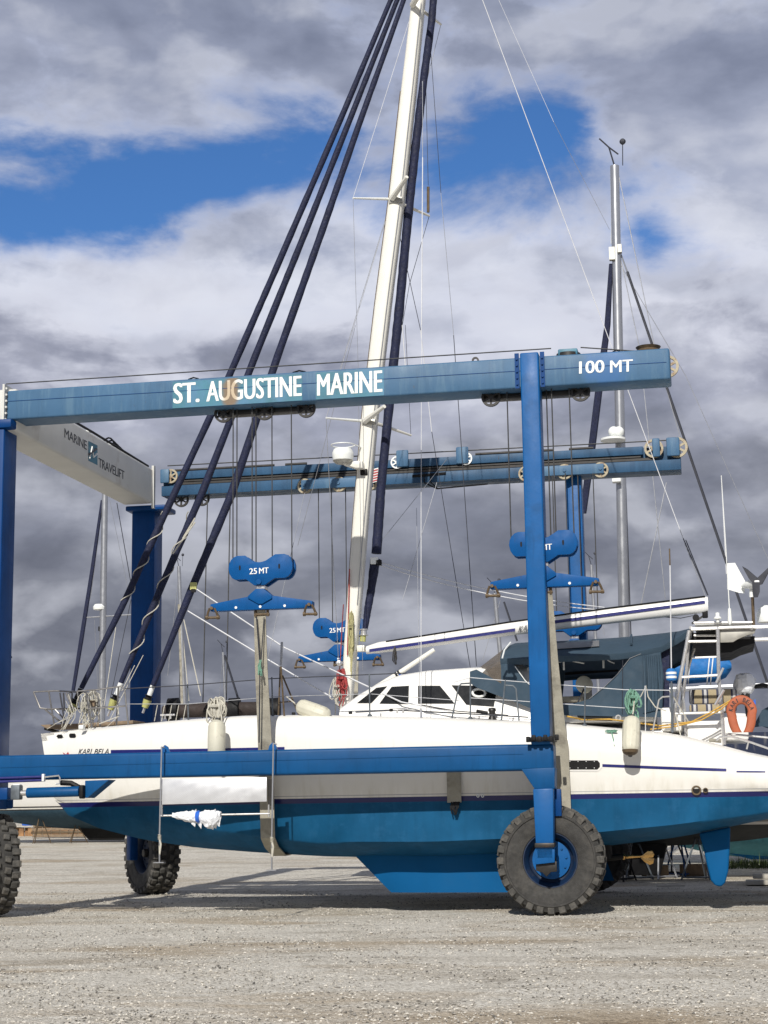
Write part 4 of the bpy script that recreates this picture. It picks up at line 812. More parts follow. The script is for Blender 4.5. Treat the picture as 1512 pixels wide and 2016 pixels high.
F1 = furled(((812, -90), (767, 5), (679, 215), (543, 530), (449, 745), (330, 1000), (240, 1195), (160, 1355)), [.04, .050, .060, .066, .070, .070, .066, .05], 4.0, 'furled_sail', helix=((327, 1010), (245, 1185), 3, .080, 'ropew'))
F2 = furled(((818, -90), (780, 5), (687, 240), (602, 455), (503, 700), (400, 965), (320, 1150), (238, 1345)), [.04, .050, .060, .066, .072, .074, .070, .05], 4.1, 'furled_sail', helix=((378, 1010), (262, 1290), 4, .084, 'ropew'))
F3 = furled(((824, -90), (793, 5), (705, 250), (634, 455), (547, 700), (455, 975), (375, 1165), (301, 1350)), [.04, .050, .062, .070, .076, .082, .076, .05], 3.9, 'furled_sail')
MB().box(V(381, 1154, 3.78), (.12, .05, .14)).build('clew_patch', 'drum', F3); MB().box(V(381, 1163, 3.76), (.08, .06, .06)).build('clew_block', 'black', F3)
for (pts, f_) in (((159, 1356, 133, 1414), F1), ((238, 1345, 212, 1410), F2), ((301, 1350, 281, 1404), F3)):
    a, c = V(pts[0], pts[1], 4), V(pts[2], pts[3], 4); d = (c - a)
    g = MB().tube([a, a + d * .35], .05, 10).build('furler_body', 'lett' if f_ is not F1 else 'black', f_)
    MB().lathe(a + d * .42, d, [(.09, -.03), (.05, 0), (.09, .05)], 18).build('furler_drum', 'black', f_); MB().tube([a + d * .5, a + d * .8], [.085, .06], 12).build('furler_drum', 'drum', f_); MB().tube([a + d * .8, c], .025, 6).build('furler_link', 'steel', f_)
FM = furled(((858, -60), (850, 40), (835, 150), (818, 290), (803, 430), (785, 620), (770, 760), (750, 960), (741, 1090)), [.07, .075, .078, .085, .088, .09, .088, .088, .095], 4.15, 'furled_sail')
FM2 = furled(((739, 1100), (731, 1160), (724, 1200), (719, 1238)), [.10, .075, .07, .05], 4.15, 'furled_sail')
MB().box(V(737, 1104, 3.98), (.14, .06, .12)).build('clew_patch', 'lett', FM2); MB().box(V(746, 1108, 3.98), (.1, .06, .1)).build('clew_block', 'black', FM2)
dr = MB(); dr.lathe(V(716, 1245, 4.1), (0, 0, 1), [(.085, -.06), (.085, -.045), (.06, -.04), (.06, .04), (.085, .045), (.085, .06)], 20); dr.build('furler_drum', 'steel', FM2); MB().tube([V(715, 1251, 4.1), V(714, 1263, 4.1)], .055, 12).build('furler_drum', 'drum', FM2)
# standing and running rigging
def rig(name, m, x0, y0, va, x1, y1, vb, r=.007, sag=0): return line(name, m, CAT, V(x0, y0, va), V(x1, y1, vb), r, sag)
for q in ((806, 40, 4, 695, 390, 3.2, 'lwire', .005), (695, 390, 3.2, 705, 720, 3.4, 'wire', .005), (705, 720, 3.4, 714, 1320, 3.8, 'wire', .005), (768, 405, 4, 642, 823, 3.2, 'wire', .006), (762, 420, 4, 668, 730, 4, 'wire', .005),
          (642, 823, 3.2, 660, 1180, 3.6, 'wire', .006), (700, 640, 4, 586, 1075, 4.5, 'wire', .005), (660, 1180, 3.6, 668, 1330, 3.7, 'wire', .006),
          (868, 48, 4.9, 840, 160, 4.6, 'wire', .006), (848, 100, 4.2, 868, 380, 4.3, 'dwire', .006), (868, 380, 4.3, 893, 660, 4.4, 'wire', .006), (893, 660, 4.4, 938, 1312, 4.4, 'dwire', .008), (828, 650, 4.4, 850, 850, 4.4, 'lwire', .008), (850, 850, 4.4, 926, 1316, 4.4, 'dwire', .007), (786, 460, 4.2, 828, 650, 4.4, 'dwire', .007),
          (845, 425, 4.9, 806, 560, 4.7, 'dwire', .006), (806, 560, 4.7, 775, 740, 4.5, 'dwire', .005), (838, 150, 4.2, 843, 365, 4.3, 'dwire', .006), (792, 640, 3.9, 798, 720, 3.9, 'lwire', .010), (809, 857, 4.9, 798, 640, 4.6, 'dwire', .005), (832, 160, 3.6, 832, 310, 3.3, 'wire', .006), (832, 310, 3.3, 830, 640, 2.6, 'lwire', .010), (830, 640, 2.6, 829, 1000, 1.9, 'lwire', .006), (829, 1000, 1.9, 829, 1408, 1.1, 'lwire', .007),
          (860, 950, 4, 793, 1180, 3.6, 'wire', .005), (820, 1000, 2.8, 827, 1400, 1.3, 'wire', .005), (879, 905, 7.5, 755, 1060, 5., 'wire', .006), (600, 970, 4.3, 525, 1305, 3, 'wire', .005),
          (950, 0, 4, 1345, 1060, 4, 'lwire', .008), (982, 0, 4, 1090, 240, 4, 'lwire', .004), (1090, 240, 4, 1200, 452, 4.5, 'wire', .004), (1345, 1060, 4, 1393, 1172, 4, 'dwire', .010), (1350, 1063, 4, 1394, 1172, 4.06, 'dwire', .010), (1348, 1070, 4, 1389, 1174, 3.95, 'wire', .008)):
    rig('stay', q[6], *q[:6], r=q[7])
MB().tube([V(843, 368, 4.3), V(843, 418, 4.3)], .028, 8).build('flag_roll', 'rusty', CAT)
MB().tube([V(829, 1395, 1.12), V(829, 1412, 1.08), V(828, 1438, 1.0)], [.012, .022, .028], 7).build('chainplate', 'steel', CAT)
for sg in ((745, 1106, 950, 1166, .10), (745, 1112, 955, 1175, .13)): rig('sheet', 'lwire', sg[0], sg[1], 4, 1190, 1196 + (sg[1] - 1106), 4.2, .010, sg[4])
rig('sheet', 'lwire', 384, 1158, 3.8, 560, 1275, 3.2, .014); rig('sheet', 'lwire', 560, 1275, 3.2, 790, 1382, 2.0, .014); rig('sheet', 'lwire', 790, 1382, 2., 895, 1402, 1.9, .012)
rig('sheet', 'lwire', 370, 1203, 3.8, 530, 1300, 3.2, .014); rig('sheet', 'lwire', 530, 1300, 3.2, 652, 1372, 2.6, .014)
for q in ((282, 1290, 215, 1420), (228, 1235, 205, 1390), (265, 1310, 240, 1360)): rig('control_line', 'ropew', q[0], q[1], 3.9, q[2], q[3], 3.4, .007)
for sg in (0, 1): line('sail_rope', 'ropew', CAT, V(360 - 20 * sg, 1060 + 30 * sg, 3.8), V(384, 1020 + 8 * sg, 3.75), .016)
MB().box(V(1388, 1206, 4), (.10, .08, .2)).build('boom_block', 'black', CAT, bevel=.02); MB().lathe(V(1370, 1216, 4), (0, 1, 0), [(.06, -.03), (.06, .03)], 14).build('boom_block', 'black', CAT); line('sheet', 'rope', CAT, V(1386, 1212, 4), V(1362, 1228, 4), .02)
MB().tube([V(1300, 1214, 4), V(1340, 1217, 4), V(1364, 1212, 4)], .008, 5).build('reef_line', 'dwire', CAT)
ck = MB()
for k in range(3): ck.tube([V(777, 1273, 3.8), V(774 + k * 3, 1285, 3.76), V(773 + k * 3, 1300, 3.78), V(778 + k, 1308, 3.78), V(781 - k, 1296, 3.78), V(778, 1275, 3.78)], .012, 5)
ck.build('gasket_line', 'grease', BOOM)
# pulpits, stanchions and lifelines
def rail(name, pts, v, r=.014, m='steel', parent=None): return MB().tube([V(*p, v) if len(p) == 2 else V(p[0], p[1], p[2]) for p in pts], r, 7).build(name, m, parent or CAT)
PUL = MB().tube([V(66, 1362, 4), V(110, 1360, 4), V(160, 1363, 4), V(196, 1366, 4)], .016, 7).build('pulpit', 'shadesteel', CAT)
for pts in (((66, 1362), (79, 1394), (95, 1396), (196, 1394)), ((96, 1361), (107, 1428)), ((118, 1364), (128, 1427)), ((137, 1363), (142, 1365), (140, 1395)), ((88, 1396), (125, 1426)), ((108, 1396), (130, 1420)), ((125, 1364), (127, 1400))): rail('pulpit_rail', pts, 4, .017, 'shadesteel', parent=PUL)
PUL2 = MB().tube([V(151, 1361, 1.6), V(190, 1358, 1.6), V(240, 1351, 1.6), V(246, 1360, 1.6), V(253, 1430, 1.6)], .015, 7).build('pulpit', 'shadesteel', CAT)
for pts, v in ((((135, 1364), (142, 1400), (141, 1392)), 2), (((154, 1365), (160, 1400), (152, 1362)), 2), (((169, 1359), (174, 1395), (181, 1433)), 1.6), (((176, 1362), (186, 1360), (192, 1370), (197, 1430)), 2.0), (((174, 1395), (246, 1390)), 1.6), (((233, 1352), (229, 1432)), 2.2), (((130, 1364), (140, 1388), (150, 1398)), 2)): rail('pulpit_rail', pts, v, .016, 'shadesteel', parent=PUL2)
MB().prism(VV(((79, 1427), (160, 1424), (262, 1418), (262, 1425), (160, 1432), (90, 1434)), 3.6), (0, .7, 0)).build('bow_walkway', 'wood', CAT, bevel=.01)
rail('bow_strut', ((88, 1434), (120, 1443), (165, 1443)), 3.8, .03, 'grease')
MB().box(V(182, 1385, 1.9), (.1, .08, .1)).build('bow_light', 'wood', CAT); MB().box(V(161, 1432, 1.5), (.09, .12, .08)).build('windlass', 'lett', CAT, bevel=.02)
clut = MB(); rq = random.Random(11)
for k in range(15):
    x, y = rq.uniform(128, 235), rq.uniform(1366, 1400); clut.tube([V(x, y, 1.9), V(x + rq.uniform(-14, 14), (y + 1432) / 2, 1.8), V(x + rq.uniform(-45, 12), rq.uniform(1425, 1440), 1.75)], rq.choice((.005, .007, .010)), 5)
clut.build('bow_lines', 'ropew', CAT)
tag(coil(V(170, 1366, 1.85), .10, .52, 10, 'ropew', 'rope_coil', seed=5, thick=.1, r=.008), 'pale rope coil hung on the near bow pulpit', 'rope coil', 'rope coils on the catamaran')
tag(coil(V(188, 1362, 2.05), .12, .5, 7, 'ropew', 'rope_coil', seed=6, thick=.1, r=.008), 'looser pale rope coil on the pulpit, just right of the thicker coil', 'rope coil', 'rope coils on the catamaran')
def stan(x0, y0, x1, y1, v, r=.013): 
    o = rail('stanchion', ((x0, y0), (x1, y1)), v, r, 'stand'); MB().lathe(V(x1, y1, v), (0, 0, 1), [(.04, -.015), (.04, .01), (.016, .03)], 10).build('stanchion_base', 'stand', o)
for q in ((369, 1347, 371, 1425, 1.35), (535, 1333, 537, 1411, 1.2), (727, 1327, 728, 1409, 1.2), (926, 1334, 926, 1414, 1.2), (995, 1338, 987, 1420, 1.2), (1152, 1350, 1151, 1428, 1.15)): stan(*q)
rail('gate_rail', ((890, 1413), (903, 1352), (908, 1346), (926, 1345)), 1.2, .013, 'stand'); rail('gate_rail', ((995, 1349), (1010, 1350), (1016, 1356), (1022, 1421)), 1.2, .013, 'stand'); rail('gate_rail', ((1285, 1440), (1297, 1378), (1304, 1372), (1318, 1371)), 1.2, .013, 'steel')
def wirepath(name, pts, v, m='wire', r=.006): return MB().tube([V(x, y, v) for x, y in pts], r, 5).build(name, m, CAT)
wirepath('lifeline', ((246, 1356), (369, 1349), (535, 1336), (727, 1328), (800, 1325)), 1.3, 'dwire', .009); wirepath('lifeline', ((250, 1386), (369, 1386), (535, 1372), (727, 1366), (903, 1379)), 1.3, 'wire', .006); wirepath('lifeline', ((893, 1343), (926, 1334), (995, 1340), (1152, 1352), (1230, 1358), (1318, 1359)), 1.2, 'lwire', .007)
wirepath('lifeline', ((926, 1374), (1022, 1380), (1152, 1389), (1230, 1394)), 1.2, 'lwire', .006); wirepath('jackline', ((700, 1402), (780, 1398), (900, 1404), (1040, 1412)), 1.6, 'dwire', .012); wirepath('jackline', ((830, 1388), (900, 1400), (1000, 1408)), 1.9, 'grease', .010)
for k in range(5):
    x = 310 + k * 14; wirepath('lacing', ((x, 1388), (x - 6, 1420)), 1.6, 'ropew', .007)
TRI = MB().tube([V(553, 1310, 1.6), V(555, 1264, 1.6)], .022, 8).build('deck_tripod', 'alu', CAT)
for a, c, v in (((552, 1312), (548, 1412), 1.9), ((553, 1312), (561, 1431), 1.15), ((556, 1330), (590, 1411), 1.9)): rail('tripod_leg', (a, c), v, .016, 'rusty', TRI)
rail('tripod_brace', ((549, 1383), (575, 1381)), 1.7, .010, 'rusty', TRI)
for x, y in ((472, 1416), (578, 1405), (690, 1403), (770, 1398)): MB().box(V(x, y, 1.5), (.06, .05, .05)).build('deck_block', 'black', CAT, bevel=.012)
wn = MB(); wn.lathe(V(969, 1407, 1.9), (0, 0, 1), [(.08, -.1), (.05, -.02), (.055, .05), (.07, .07), (.06, .11), (.001, .12)], 16); wn.build('winch', 'grease', CAT)
MB().tube([V(938, 1400, 1.8), V(960, 1404, 1.8)], .03, 8).build('track_car', 'black', CAT)
sb = MB(); sb.tube([V(322, 1402, 6.), V(420, 1397, 6.), V(548, 1394, 6.)], [.13, .15, .13], 12); SB = sb.build('sail_bag', 'brown', CAT)
for x in (342, 462, 540): MB().lathe(V(x, 1398, 6), (1, .1, 0), [(.05, -.12), (.24, -.11), (.25, .1), (.05, .12)], 18).build('drum', 'black', SB)
# sprayhood, bimini, side curtains
ed = [V(x, y, 1.95) for x, y in ((985, 1300), (1010, 1299), (1044, 1299), (1100, 1294), (1160, 1292), (1220, 1289), (1261, 1284), (1300, 1276), (1334, 1258), (1359, 1242))]
crn = [V(x, y, 3.2) for x, y in ((999, 1272), (1015, 1266), (1044, 1264), (1100, 1262), (1160, 1259), (1220, 1255), (1261, 1251), (1300, 1247), (1334, 1243), (1359, 1240))]
rings = []
for e, c in zip(ed, crn):
    pr_ = [(e.y, e.z - .05), (e.y - .02, e.z + .02), (e.y + .25, e.z + (c.z - e.z) * .42), (e.y + .65, e.z + (c.z - e.z) * .75), (3.2, c.z), (4.0, c.z + .02)]
    x = lambda v: e.x + (c.x - e.x) * min(1, max(0, (v - 1.95) / 1.25))
    top = [(x(v), v, z) for v, z in pr_]; top += [(a, 8 - v, z) for a, v, z in top[-2::-1]]; low = [(a, v + (.02 if v < 4 else -.02), z - .03) for a, v, z in top[::-1]]
    rings.append(top + low)
BIM = MB().loft(rings).build('bimini', 'canvas', CAT, sharp=50)
def bpt(i0, i1, f, g, off=.012):
    e = ed[i0].lerp(ed[i1], f); c = crn[i0].lerp(crn[i1], f); z = e.z + (c.z - e.z) * np.interp(g, [0, .25, .65, 1.25], [0.02 / max(.01, c.z - e.z), .42, .75, 1.]); v = e.y + g
    return Vector((e.x + (c.x - e.x) * g / 1.25, v - off, z + off))
MB().loft([[bpt(3, 6, f, g) for g in (.22, .40, .62)] for f in np.linspace(-.15, .50, 6)], False, False).build('bimini_window', 'canvasg', BIM)
MB().tube([bpt(6, 7, -.45, g, .04) for g in (.2, .6, 1.0)], .02, 6).build('bimini_strap', 'canvas', BIM); MB().tube([V(1005, 1265, 2.6), V(993, 1280, 2.3), V(989, 1296, 1.95)], .016, 6).build('hood_seam', 'lett', BIM)
def curtain(pts, v, m, name, parent=None, amp=.015):
    tp = [V(x, y, v) for x, y in pts]; mb = MB()
    mb.prism(tp, (0, .012, 0)); return mb.build(name, m, parent or CAT)
WS = MB().prism([V(938, 1319, 2.5), V(999, 1272, 3.0), V(987, 1300, 1.97), V(986, 1346, 1.97), V(934, 1340, 2.1)], (.01, .01, 0)).build('windscreen', 'wind', CAT)
curtain(((925, 1322), (938, 1318), (960, 1330), (987, 1346), (986, 1298), (1002, 1301), (1016, 1312), (1035, 1340), (1052, 1354), (1052, 1398), (1020, 1384), (987, 1372), (940, 1354), (925, 1345)), 1.96, 'canvas', 'side_curtain')
rail('curtain_edge', ((1014, 1312), (1034, 1340), (1052, 1356)), 1.94, .008, 'lett')
SC = curtain(((1263, 1285), (1278, 1288), (1300, 1280), (1304, 1320), (1302, 1412), (1230, 1411), (1100, 1408), (1100, 1388), (1127, 1386), (1160, 1376), (1190, 1352), (1215, 1328), (1240, 1296)), 1.96, 'canvas', 'side_curtain')
fold = MB(); rq = random.Random(2)
for k in range(9):
    x = 1268 + k * 4.2; fold.tube([V(x - 2, 1290, 1.95), V(x + rq.uniform(-3, 2), 1330, 1.94), V(x + rq.uniform(-4, 4), 1370, 1.94), V(x, 1404 - k, 1.95)], [.012, .03, .03, .02], 6)
fold.build('curtain_fold', 'canvas', SC); rail('curtain_edge', ((1262, 1287), (1240, 1296), (1215, 1328), (1190, 1352), (1160, 1376)), 1.945, .005, 'wire', SC); rail('curtain_seam', ((1226, 1300), (1225, 1405)), 1.94, .006, 'dwire', SC)
curtain(((1303, 1279), (1318, 1270), (1318, 1412), (1303, 1412)), 2.1, 'navy', 'side_curtain')
MB().prism(VV(((1000, 1303), (1224, 1291), (1217, 1322), (1100, 1330), (1000, 1336)), 5.9), (0, .02, 0)).build('side_curtain', 'black', CAT)
MB().prism(VV(((1100, 1300), (1112, 1326), (1104, 1400), (1094, 1400)), 4.5), (0, .05, 0)).build('curtain_post', 'canvas', CAT)
sh_ = MB()
for x, y in ((1110, 1302), (1188, 1298), (1040, 1316)): sh_.box(V(x, y + 8, 2.3), (.03, .03, .16))
sh_.tube([V(1095, 1304, 2.3), V(1120, 1300, 2.3), V(1150, 1306, 2.3)], .012, 6); sh_.tube([V(1190, 1294, 2.3), V(1200, 1302, 2.3), V(1210, 1306, 2.3)], .012, 6); sh_.build('roller_clip', 'lett', CAT)
stw = MB(); stw.lathe(V(1150, 1348, 2.6), (.5, -1, .25), [(.10, -.04), (.15, -.02), (.15, .03), (.10, .05)], 24); stw.build('helm_pod', 'fender', CAT); rail('helm_post', ((1150, 1356), (1132, 1395)), 2.5, .014, 'dwire')
MB().span(V(1102, 1382, 2.6), V(1150, 1373, 3.0)).build('seat', 'sling', CAT, bevel=.02)
MB().span((V(1352, 1440, 2.0).x, 2.0, 2.45), (V(1424, 1440, 2.0).x, 4.4, V(1380, 1419, 2.0).z)).build('cockpit_coaming', 'white', CAT, bevel=.05)
MB().span(V(1424, 1458, 2.5), V(1470, 1420, 4.2)).build('cockpit_coaming', 'white', CAT, bevel=.05)
MB().span(V(1302, 1440, 1.9), V(1346, 1405, 3.9)).build('cockpit_coaming', 'white', CAT, bevel=.04)
MB().span(V(1086, 1424, 2.1), V(1302, 1410, 5.9)).build('cockpit_coaming', 'white', CAT, bevel=.03)
ca = V(1137, 1412, 2.0); MB().prism(VV(((1136, 1409), (1205, 1411), (1205, 1419), (1140, 1417)), 1.98), (0, .1, 0)).build('locker_slot', 'black', CAT)
hk = MB(); hk.lathe(V(1217, 1413, 1.9), (.1, -1, 0), [(.028, -.02), (.05, -.02), (.05, .02), (.028, .02), (.028, -.02)], 16, False); hk.build('fairlead', 'steel', CAT)
# stern arch with ladder
ARC = MB().tube([V(1357, 1241, 1.7), V(1342, 1320, 1.7), V(1325, 1412, 1.7), V(1323, 1440, 1.7)], .032, 10).build('stern_arch', 'steel', CAT)
for pts, r_, v in ((((1413, 1233), (1415, 1333), (1422, 1410), (1426, 1466)), .032, 1.7), (((1353, 1263), (1414, 1262)), .024, 1.7), (((1342, 1333), (1415, 1329)), .024, 1.7), (((1327, 1405), (1423, 1402)), .024, 1.7), (((1361, 1238), (1512, 1233), (1600, 1230)), .03, 1.7), (((1366, 1226), (1484, 1225)), .022, 1.9),
                   (((1486, 1259), (1560, 1257)), .035, 1.7), (((1372, 1255), (1345, 1350), (1338, 1440)), .03, 4.0), (((1354, 1300), (1338, 1430)), .025, 2.6), (((1366, 1251), (1414, 1251)), .022, 2.6), (((1362, 1295), (1414, 1293)), .02, 2.4), (((1340, 1345), (1348, 1395), (1350, 1450)), .02, 2.0), (((1358, 1243), (1350, 1330), (1336, 1432)), .026, 2.3), (((1424, 1315), (1410, 1344)), .02, 1.6), (((1425, 1358), (1408, 1388)), .026, 1.5)):
    rail('arch_tube', pts, v, r_, parent=ARC)
for x in (1360, 1480, 1560): MB().tube([V(x, 1236, 1.7), V(x, 1236, 1.7) + Vector((0, 4.6, .12))], .03, 8).build('arch_tube', 'steel', ARC)
MB().prism(VV(((1418, 1238), (1489, 1236), (1485, 1247), (1470, 1251), (1453, 1258), (1443, 1264), (1418, 1265)), 1.75), (0, .03, 0)).build('arch_plate', 'solar', ARC, bevel=.004)
MB().prism(VV(((1362, 1246), (1418, 1246), (1418, 1262), (1362, 1262)), 2.6), (0, 3.2, 0)).build('arch_box', 'black', ARC); MB().prism(VV(((1418, 1258), (1486, 1252), (1486, 1266), (1460, 1274), (1440, 1284), (1418, 1286)), 2.0), (0, 1.6, 0)).build('arch_underside', 'black', ARC)
MB().prism(VV(((1368, 1226), (1486, 1224), (1486, 1228), (1368, 1230)), 1.9), (0, 3.8, 0)).build('solar_panel', 'lett', ARC)
gp = MB(); gp.lathe(V(1413, 1222, 1.8), (0, 0, 1), [(.025, -.03), (.03, .02), (.065, .03), (.06, .06), (.035, .07), (.035, .13), (.001, .14)], 16); gp.build('antenna_mushroom', 'lett', ARC)
an = MB().tube([V(1437, 1230, 1.8), V(1437, 1224, 1.8), V(1436, 1198, 1.8)], [.02, .04, .025], 10).build('antenna_base', 'lett', ARC); MB().tube([V(1436, 1198, 1.8), V(1428, 1060, 1.8), V(1420, 936, 1.8)], [.009, .007, .005], 6).build('whip_antenna', 'lett', an)
dm = MB(); dm.lathe(V(1509, 1216, 2.2), (0, 0, 1), [(.15, -.08), (.16, -.04), (.16, .06), (.13, .15), (.07, .2), (.001, .21)], 24); dm.build('satellite_dome', 'lett', ARC)
# wind generator
WG = MB().tube([V(1484, 1234, 1.9), V(1481, 1165, 1.9)], .026, 8).build('wind_generator', 'rusty', ARC)
MB().tube([V(1481, 1176, 1.9), V(1481, 1160, 1.9)], .05, 10).build('generator_mount', 'lett', WG)
hubc = V(1492, 1146, 1.7); tail = V(1462, 1154, 2.0); gb = MB(); d = hubc - tail; gb.tube([tail, tail + d * .25, tail + d * .6, hubc, hubc + d * .12], [.03, .06, .085, .07, .02], 14); gb.build('generator_body', 'lett', WG)
MB().prism([V(x, y, 2.05) for x, y in ((1431, 1109), (1447, 1108), (1467, 1144), (1466, 1168), (1455, 1167), (1432, 1160))], (0, .012, 0)).build('tail_fin', 'lett', WG)
bl_ = MB(); bl_.prism([V(x, y, 1.66) for x, y in ((1461, 1115), (1470, 1120), (1490, 1137), (1492, 1145), (1484, 1150), (1474, 1139))], (.01, .015, 0)); bl_.build('blade', 'dwire', WG)
bl_ = MB(); bl_.prism([V(x, y, 1.66) for x, y in ((1516, 1114), (1515, 1122), (1500, 1150), (1494, 1152), (1489, 1139), (1497, 1132))], (.01, .015, 0)); bl_.build('blade', 'dwire', WG)
bl_ = MB(); bl_.prism([V(x, y, 1.64) for x, y in ((1488, 1146), (1496, 1146), (1496, 1165), (1492, 1176), (1489, 1168))], (-.06, .015, 0)); bl_.build('blade', 'dwire', WG)
# stern rails and gear
rail('stern_rail', ((1410, 1458), (1418, 1451), (1440, 1450), (1480, 1462), (1560, 1490)), 1.2, .018); rail('stern_rail', ((1422, 1449), (1432, 1445), (1512, 1452), (1580, 1460)), 2.2, .018); rail('stern_rail', ((1470, 1475), (1473, 1462)), 1.2, .014)
MB().tube([V(1396, 1457, 1.4), V(1420, 1459, 1.4)], .03, 8).build('fender_step', 'sling', CAT)
MB().prism(VV(((1356, 1358), (1450, 1356), (1451, 1384), (1357, 1386)), 2.9), (0, .12, 0)).build('cushion', 'cushion', CAT, bevel=.03); MB().prism(VV(((1357, 1387), (1451, 1385), (1451, 1400), (1357, 1402)), 2.6), (0, .5, 0)).build('cushion', 'cushion', CAT, bevel=.03)
wirepath('yellow_line', ((1115, 1410), (1150, 1417), (1200, 1416), (1300, 1429), (1362, 1421), (1400, 1402), (1440, 1378)), 1.5, 'ropey', .014); wirepath('yellow_line', ((1280, 1436), (1330, 1430), (1380, 1418), (1420, 1396), (1445, 1374)), 1.5, 'ropey', .012)
wirepath('deck_line', ((1240, 1400), (1262, 1370), (1272, 1350), (1276, 1372), (1290, 1392), (1312, 1400)), 1.2, 'ropew', .010); wirepath('deck_line', ((1270, 1350), (1271, 1460)), 1.15, 'lwire', .008)
line('deck_line', 'ropew', CAT, V(1330, 1405, 1.5), V(1340, 1448, 1.3), .01); line('deck_line', 'ropew', CAT, V(1318, 1360, 1.4), V(1355, 1420, 1.6), .01)

# ------------------------------------------------------------------ fenders, lifebuoys, gear resting on the boat
def fender(a, c, r, label, ribs=False):
    a, c = vec(a), vec(c); d = (c - a).normalized(); L = (c - a).length
    t = thing('fender', label, 'fender', tuple((a + c) / 2), 'boat fenders on the catamaran'); mb = MB()
    prof = [(.02, -.02), (r * .45, 0), (r * .85, L * .06), (r, L * .16), (r * 1.03, L * .5), (r, L * .84), (r * .85, L * .94), (r * .45, L), (.02, L + .02)]
    n = 36
    if ribs:
        ax = d; e1 = ax.orthogonal().normalized(); e2 = ax.cross(e1); mb.loft([[a + ax * h + (e1 * math.cos(2 * math.pi * k / n) + e2 * math.sin(2 * math.pi * k / n)) * q * (1 - (.06 if k % 3 == 0 else 0)) for k in range(n)] for q, h in prof])
    else: mb.lathe(a, d, prof, 24)
    mb.build('fender_body', 'fender', t); MB().tube([a - d * .05, a + d * .01], .03, 8).build('fender_eye', 'rope', t); MB().tube([c - d * .01, c + d * .04], .035, 8).build('fender_eye', 'rope', t)
    MB().tube([a, a - d * .1 + Vector((.02, .02, .02)), a - d * .3 + Vector((.03, .08, .08))], .011, 5).build('fender_rope', 'ropew', t)
    return t
fender(V(427, 1419, .68), V(426, 1490, .62), .145, 'smooth yellowed fender hanging upright on the hull left of the sling')
fender(V(586, 1389, 1.25), V(648, 1411, 1.15), .135, 'dirty white fender lying on its side on the deck right of the sling', True)
fender(V(1244, 1413, .86), V(1241, 1484, .50), .14, 'ribbed white fender with a rusty dark end hanging on the hull right of the leg', True)
p = V(1241, 1485, .485); MB().lathe(p + Vector((0, -.02, .02)), (0, .1, 1), [(.13, .05), (.115, .0), (.07, -.03), (.001, -.04)], 20).build('rusty_cap', 'rusty', bpy.data.objects['fender.002'])
tag(coil(V(425, 1374, 1.1), .13, .42, 16, 'ropew', 'rope_coil', seed=8, r=.013, thick=.07), 'fat pale rope coil hung on the lifeline above the upright smooth fender', 'rope coil', 'rope coils on the catamaran')
tag(coil(V(1246, 1358, 1.1), .10, .36, 16, 'ropeg', 'rope_coil', seed=9, r=.013, thick=.06), 'green and white rope bundle above the ribbed white fender', 'rope coil', 'rope coils on the catamaran')
gr = MB(); rq = random.Random(4)
for k in range(6): gr.tube([on_hull(1190 + rq.uniform(0, 26), 1437 + rq.uniform(0, 5), .02) for _ in range(5)], .010, 5)
gr.tube([on_hull(1204, 1441, .02), on_hull(1208, 1458, .02), on_hull(1209, 1468, .02)], .010, 5)
tag(gr.build('loose_rope', 'ropeg', None, base=tuple(on_hull(1205, 1440, .02))), 'small green and white loose rope end lying on the hull left of the ribbed fender', 'rope')
# horseshoe lifebuoy
LBc = V(1460, 1402, 1.35); lbm = MB(); rings = []
for t in np.linspace(R(-58), R(238), 30):
    ctr = LBc + Vector((.172 * math.cos(t) * (.92 if math.sin(t) < 0 else 1), 0, .20 * math.sin(t) if math.sin(t) > 0 else .38 * math.sin(t))); tn = Vector((-math.sin(t), 0, math.cos(t))); nr = Vector((math.cos(t), 0, math.sin(t)))
    if math.sin(t) < 0: nr = Vector((1 if math.cos(t) > 0 else -1, 0, 0)) if abs(math.sin(t)) < .9 else nr
    rings.append([ctr + nr * .074 * math.copysign(abs(math.cos(a)) ** .6, math.cos(a)) + Vector((0, .06 * math.copysign(abs(math.sin(a)) ** .6, math.sin(a)), 0)) for a in [2 * math.pi * k / 14 for k in range(14)]])
lbm.loft(rings); LBO = thing('lifebuoy', 'faded orange horseshoe lifebuoy with dark lettering on the stern rail', 'lifebuoy', tuple(LBc)); lbm.build('buoy_body', 'orange', LBO, sharp=60)
for txt, a0, a1 in (('KARI', 168, 112), ('BELA', 72, 16)):
    for i, ch_ in enumerate(txt):
        t = R(a0 + (a1 - a0) * i / 3); nr = Vector((math.cos(t), 0, math.sin(t))); tg = Vector((math.sin(t), 0, -math.cos(t))); c = LBc + Vector((.172 * math.cos(t), -.066, .20 * math.sin(t)))
        w_ = .045 if ch_ != 'I' else .014; text_mb(ch_, c - tg * w_ / 2 - nr * .034, c + tg * w_ / 2 - nr * .034, c - tg * w_ / 2 + nr * .034, .02).build('lettering', 'dletter', LBO)
MB().tube([V(1440, 1372, 1.4), V(1462, 1376, 1.4), V(1478, 1380, 1.42)], .008, 5).build('grab_line', 'ropew', LBO)
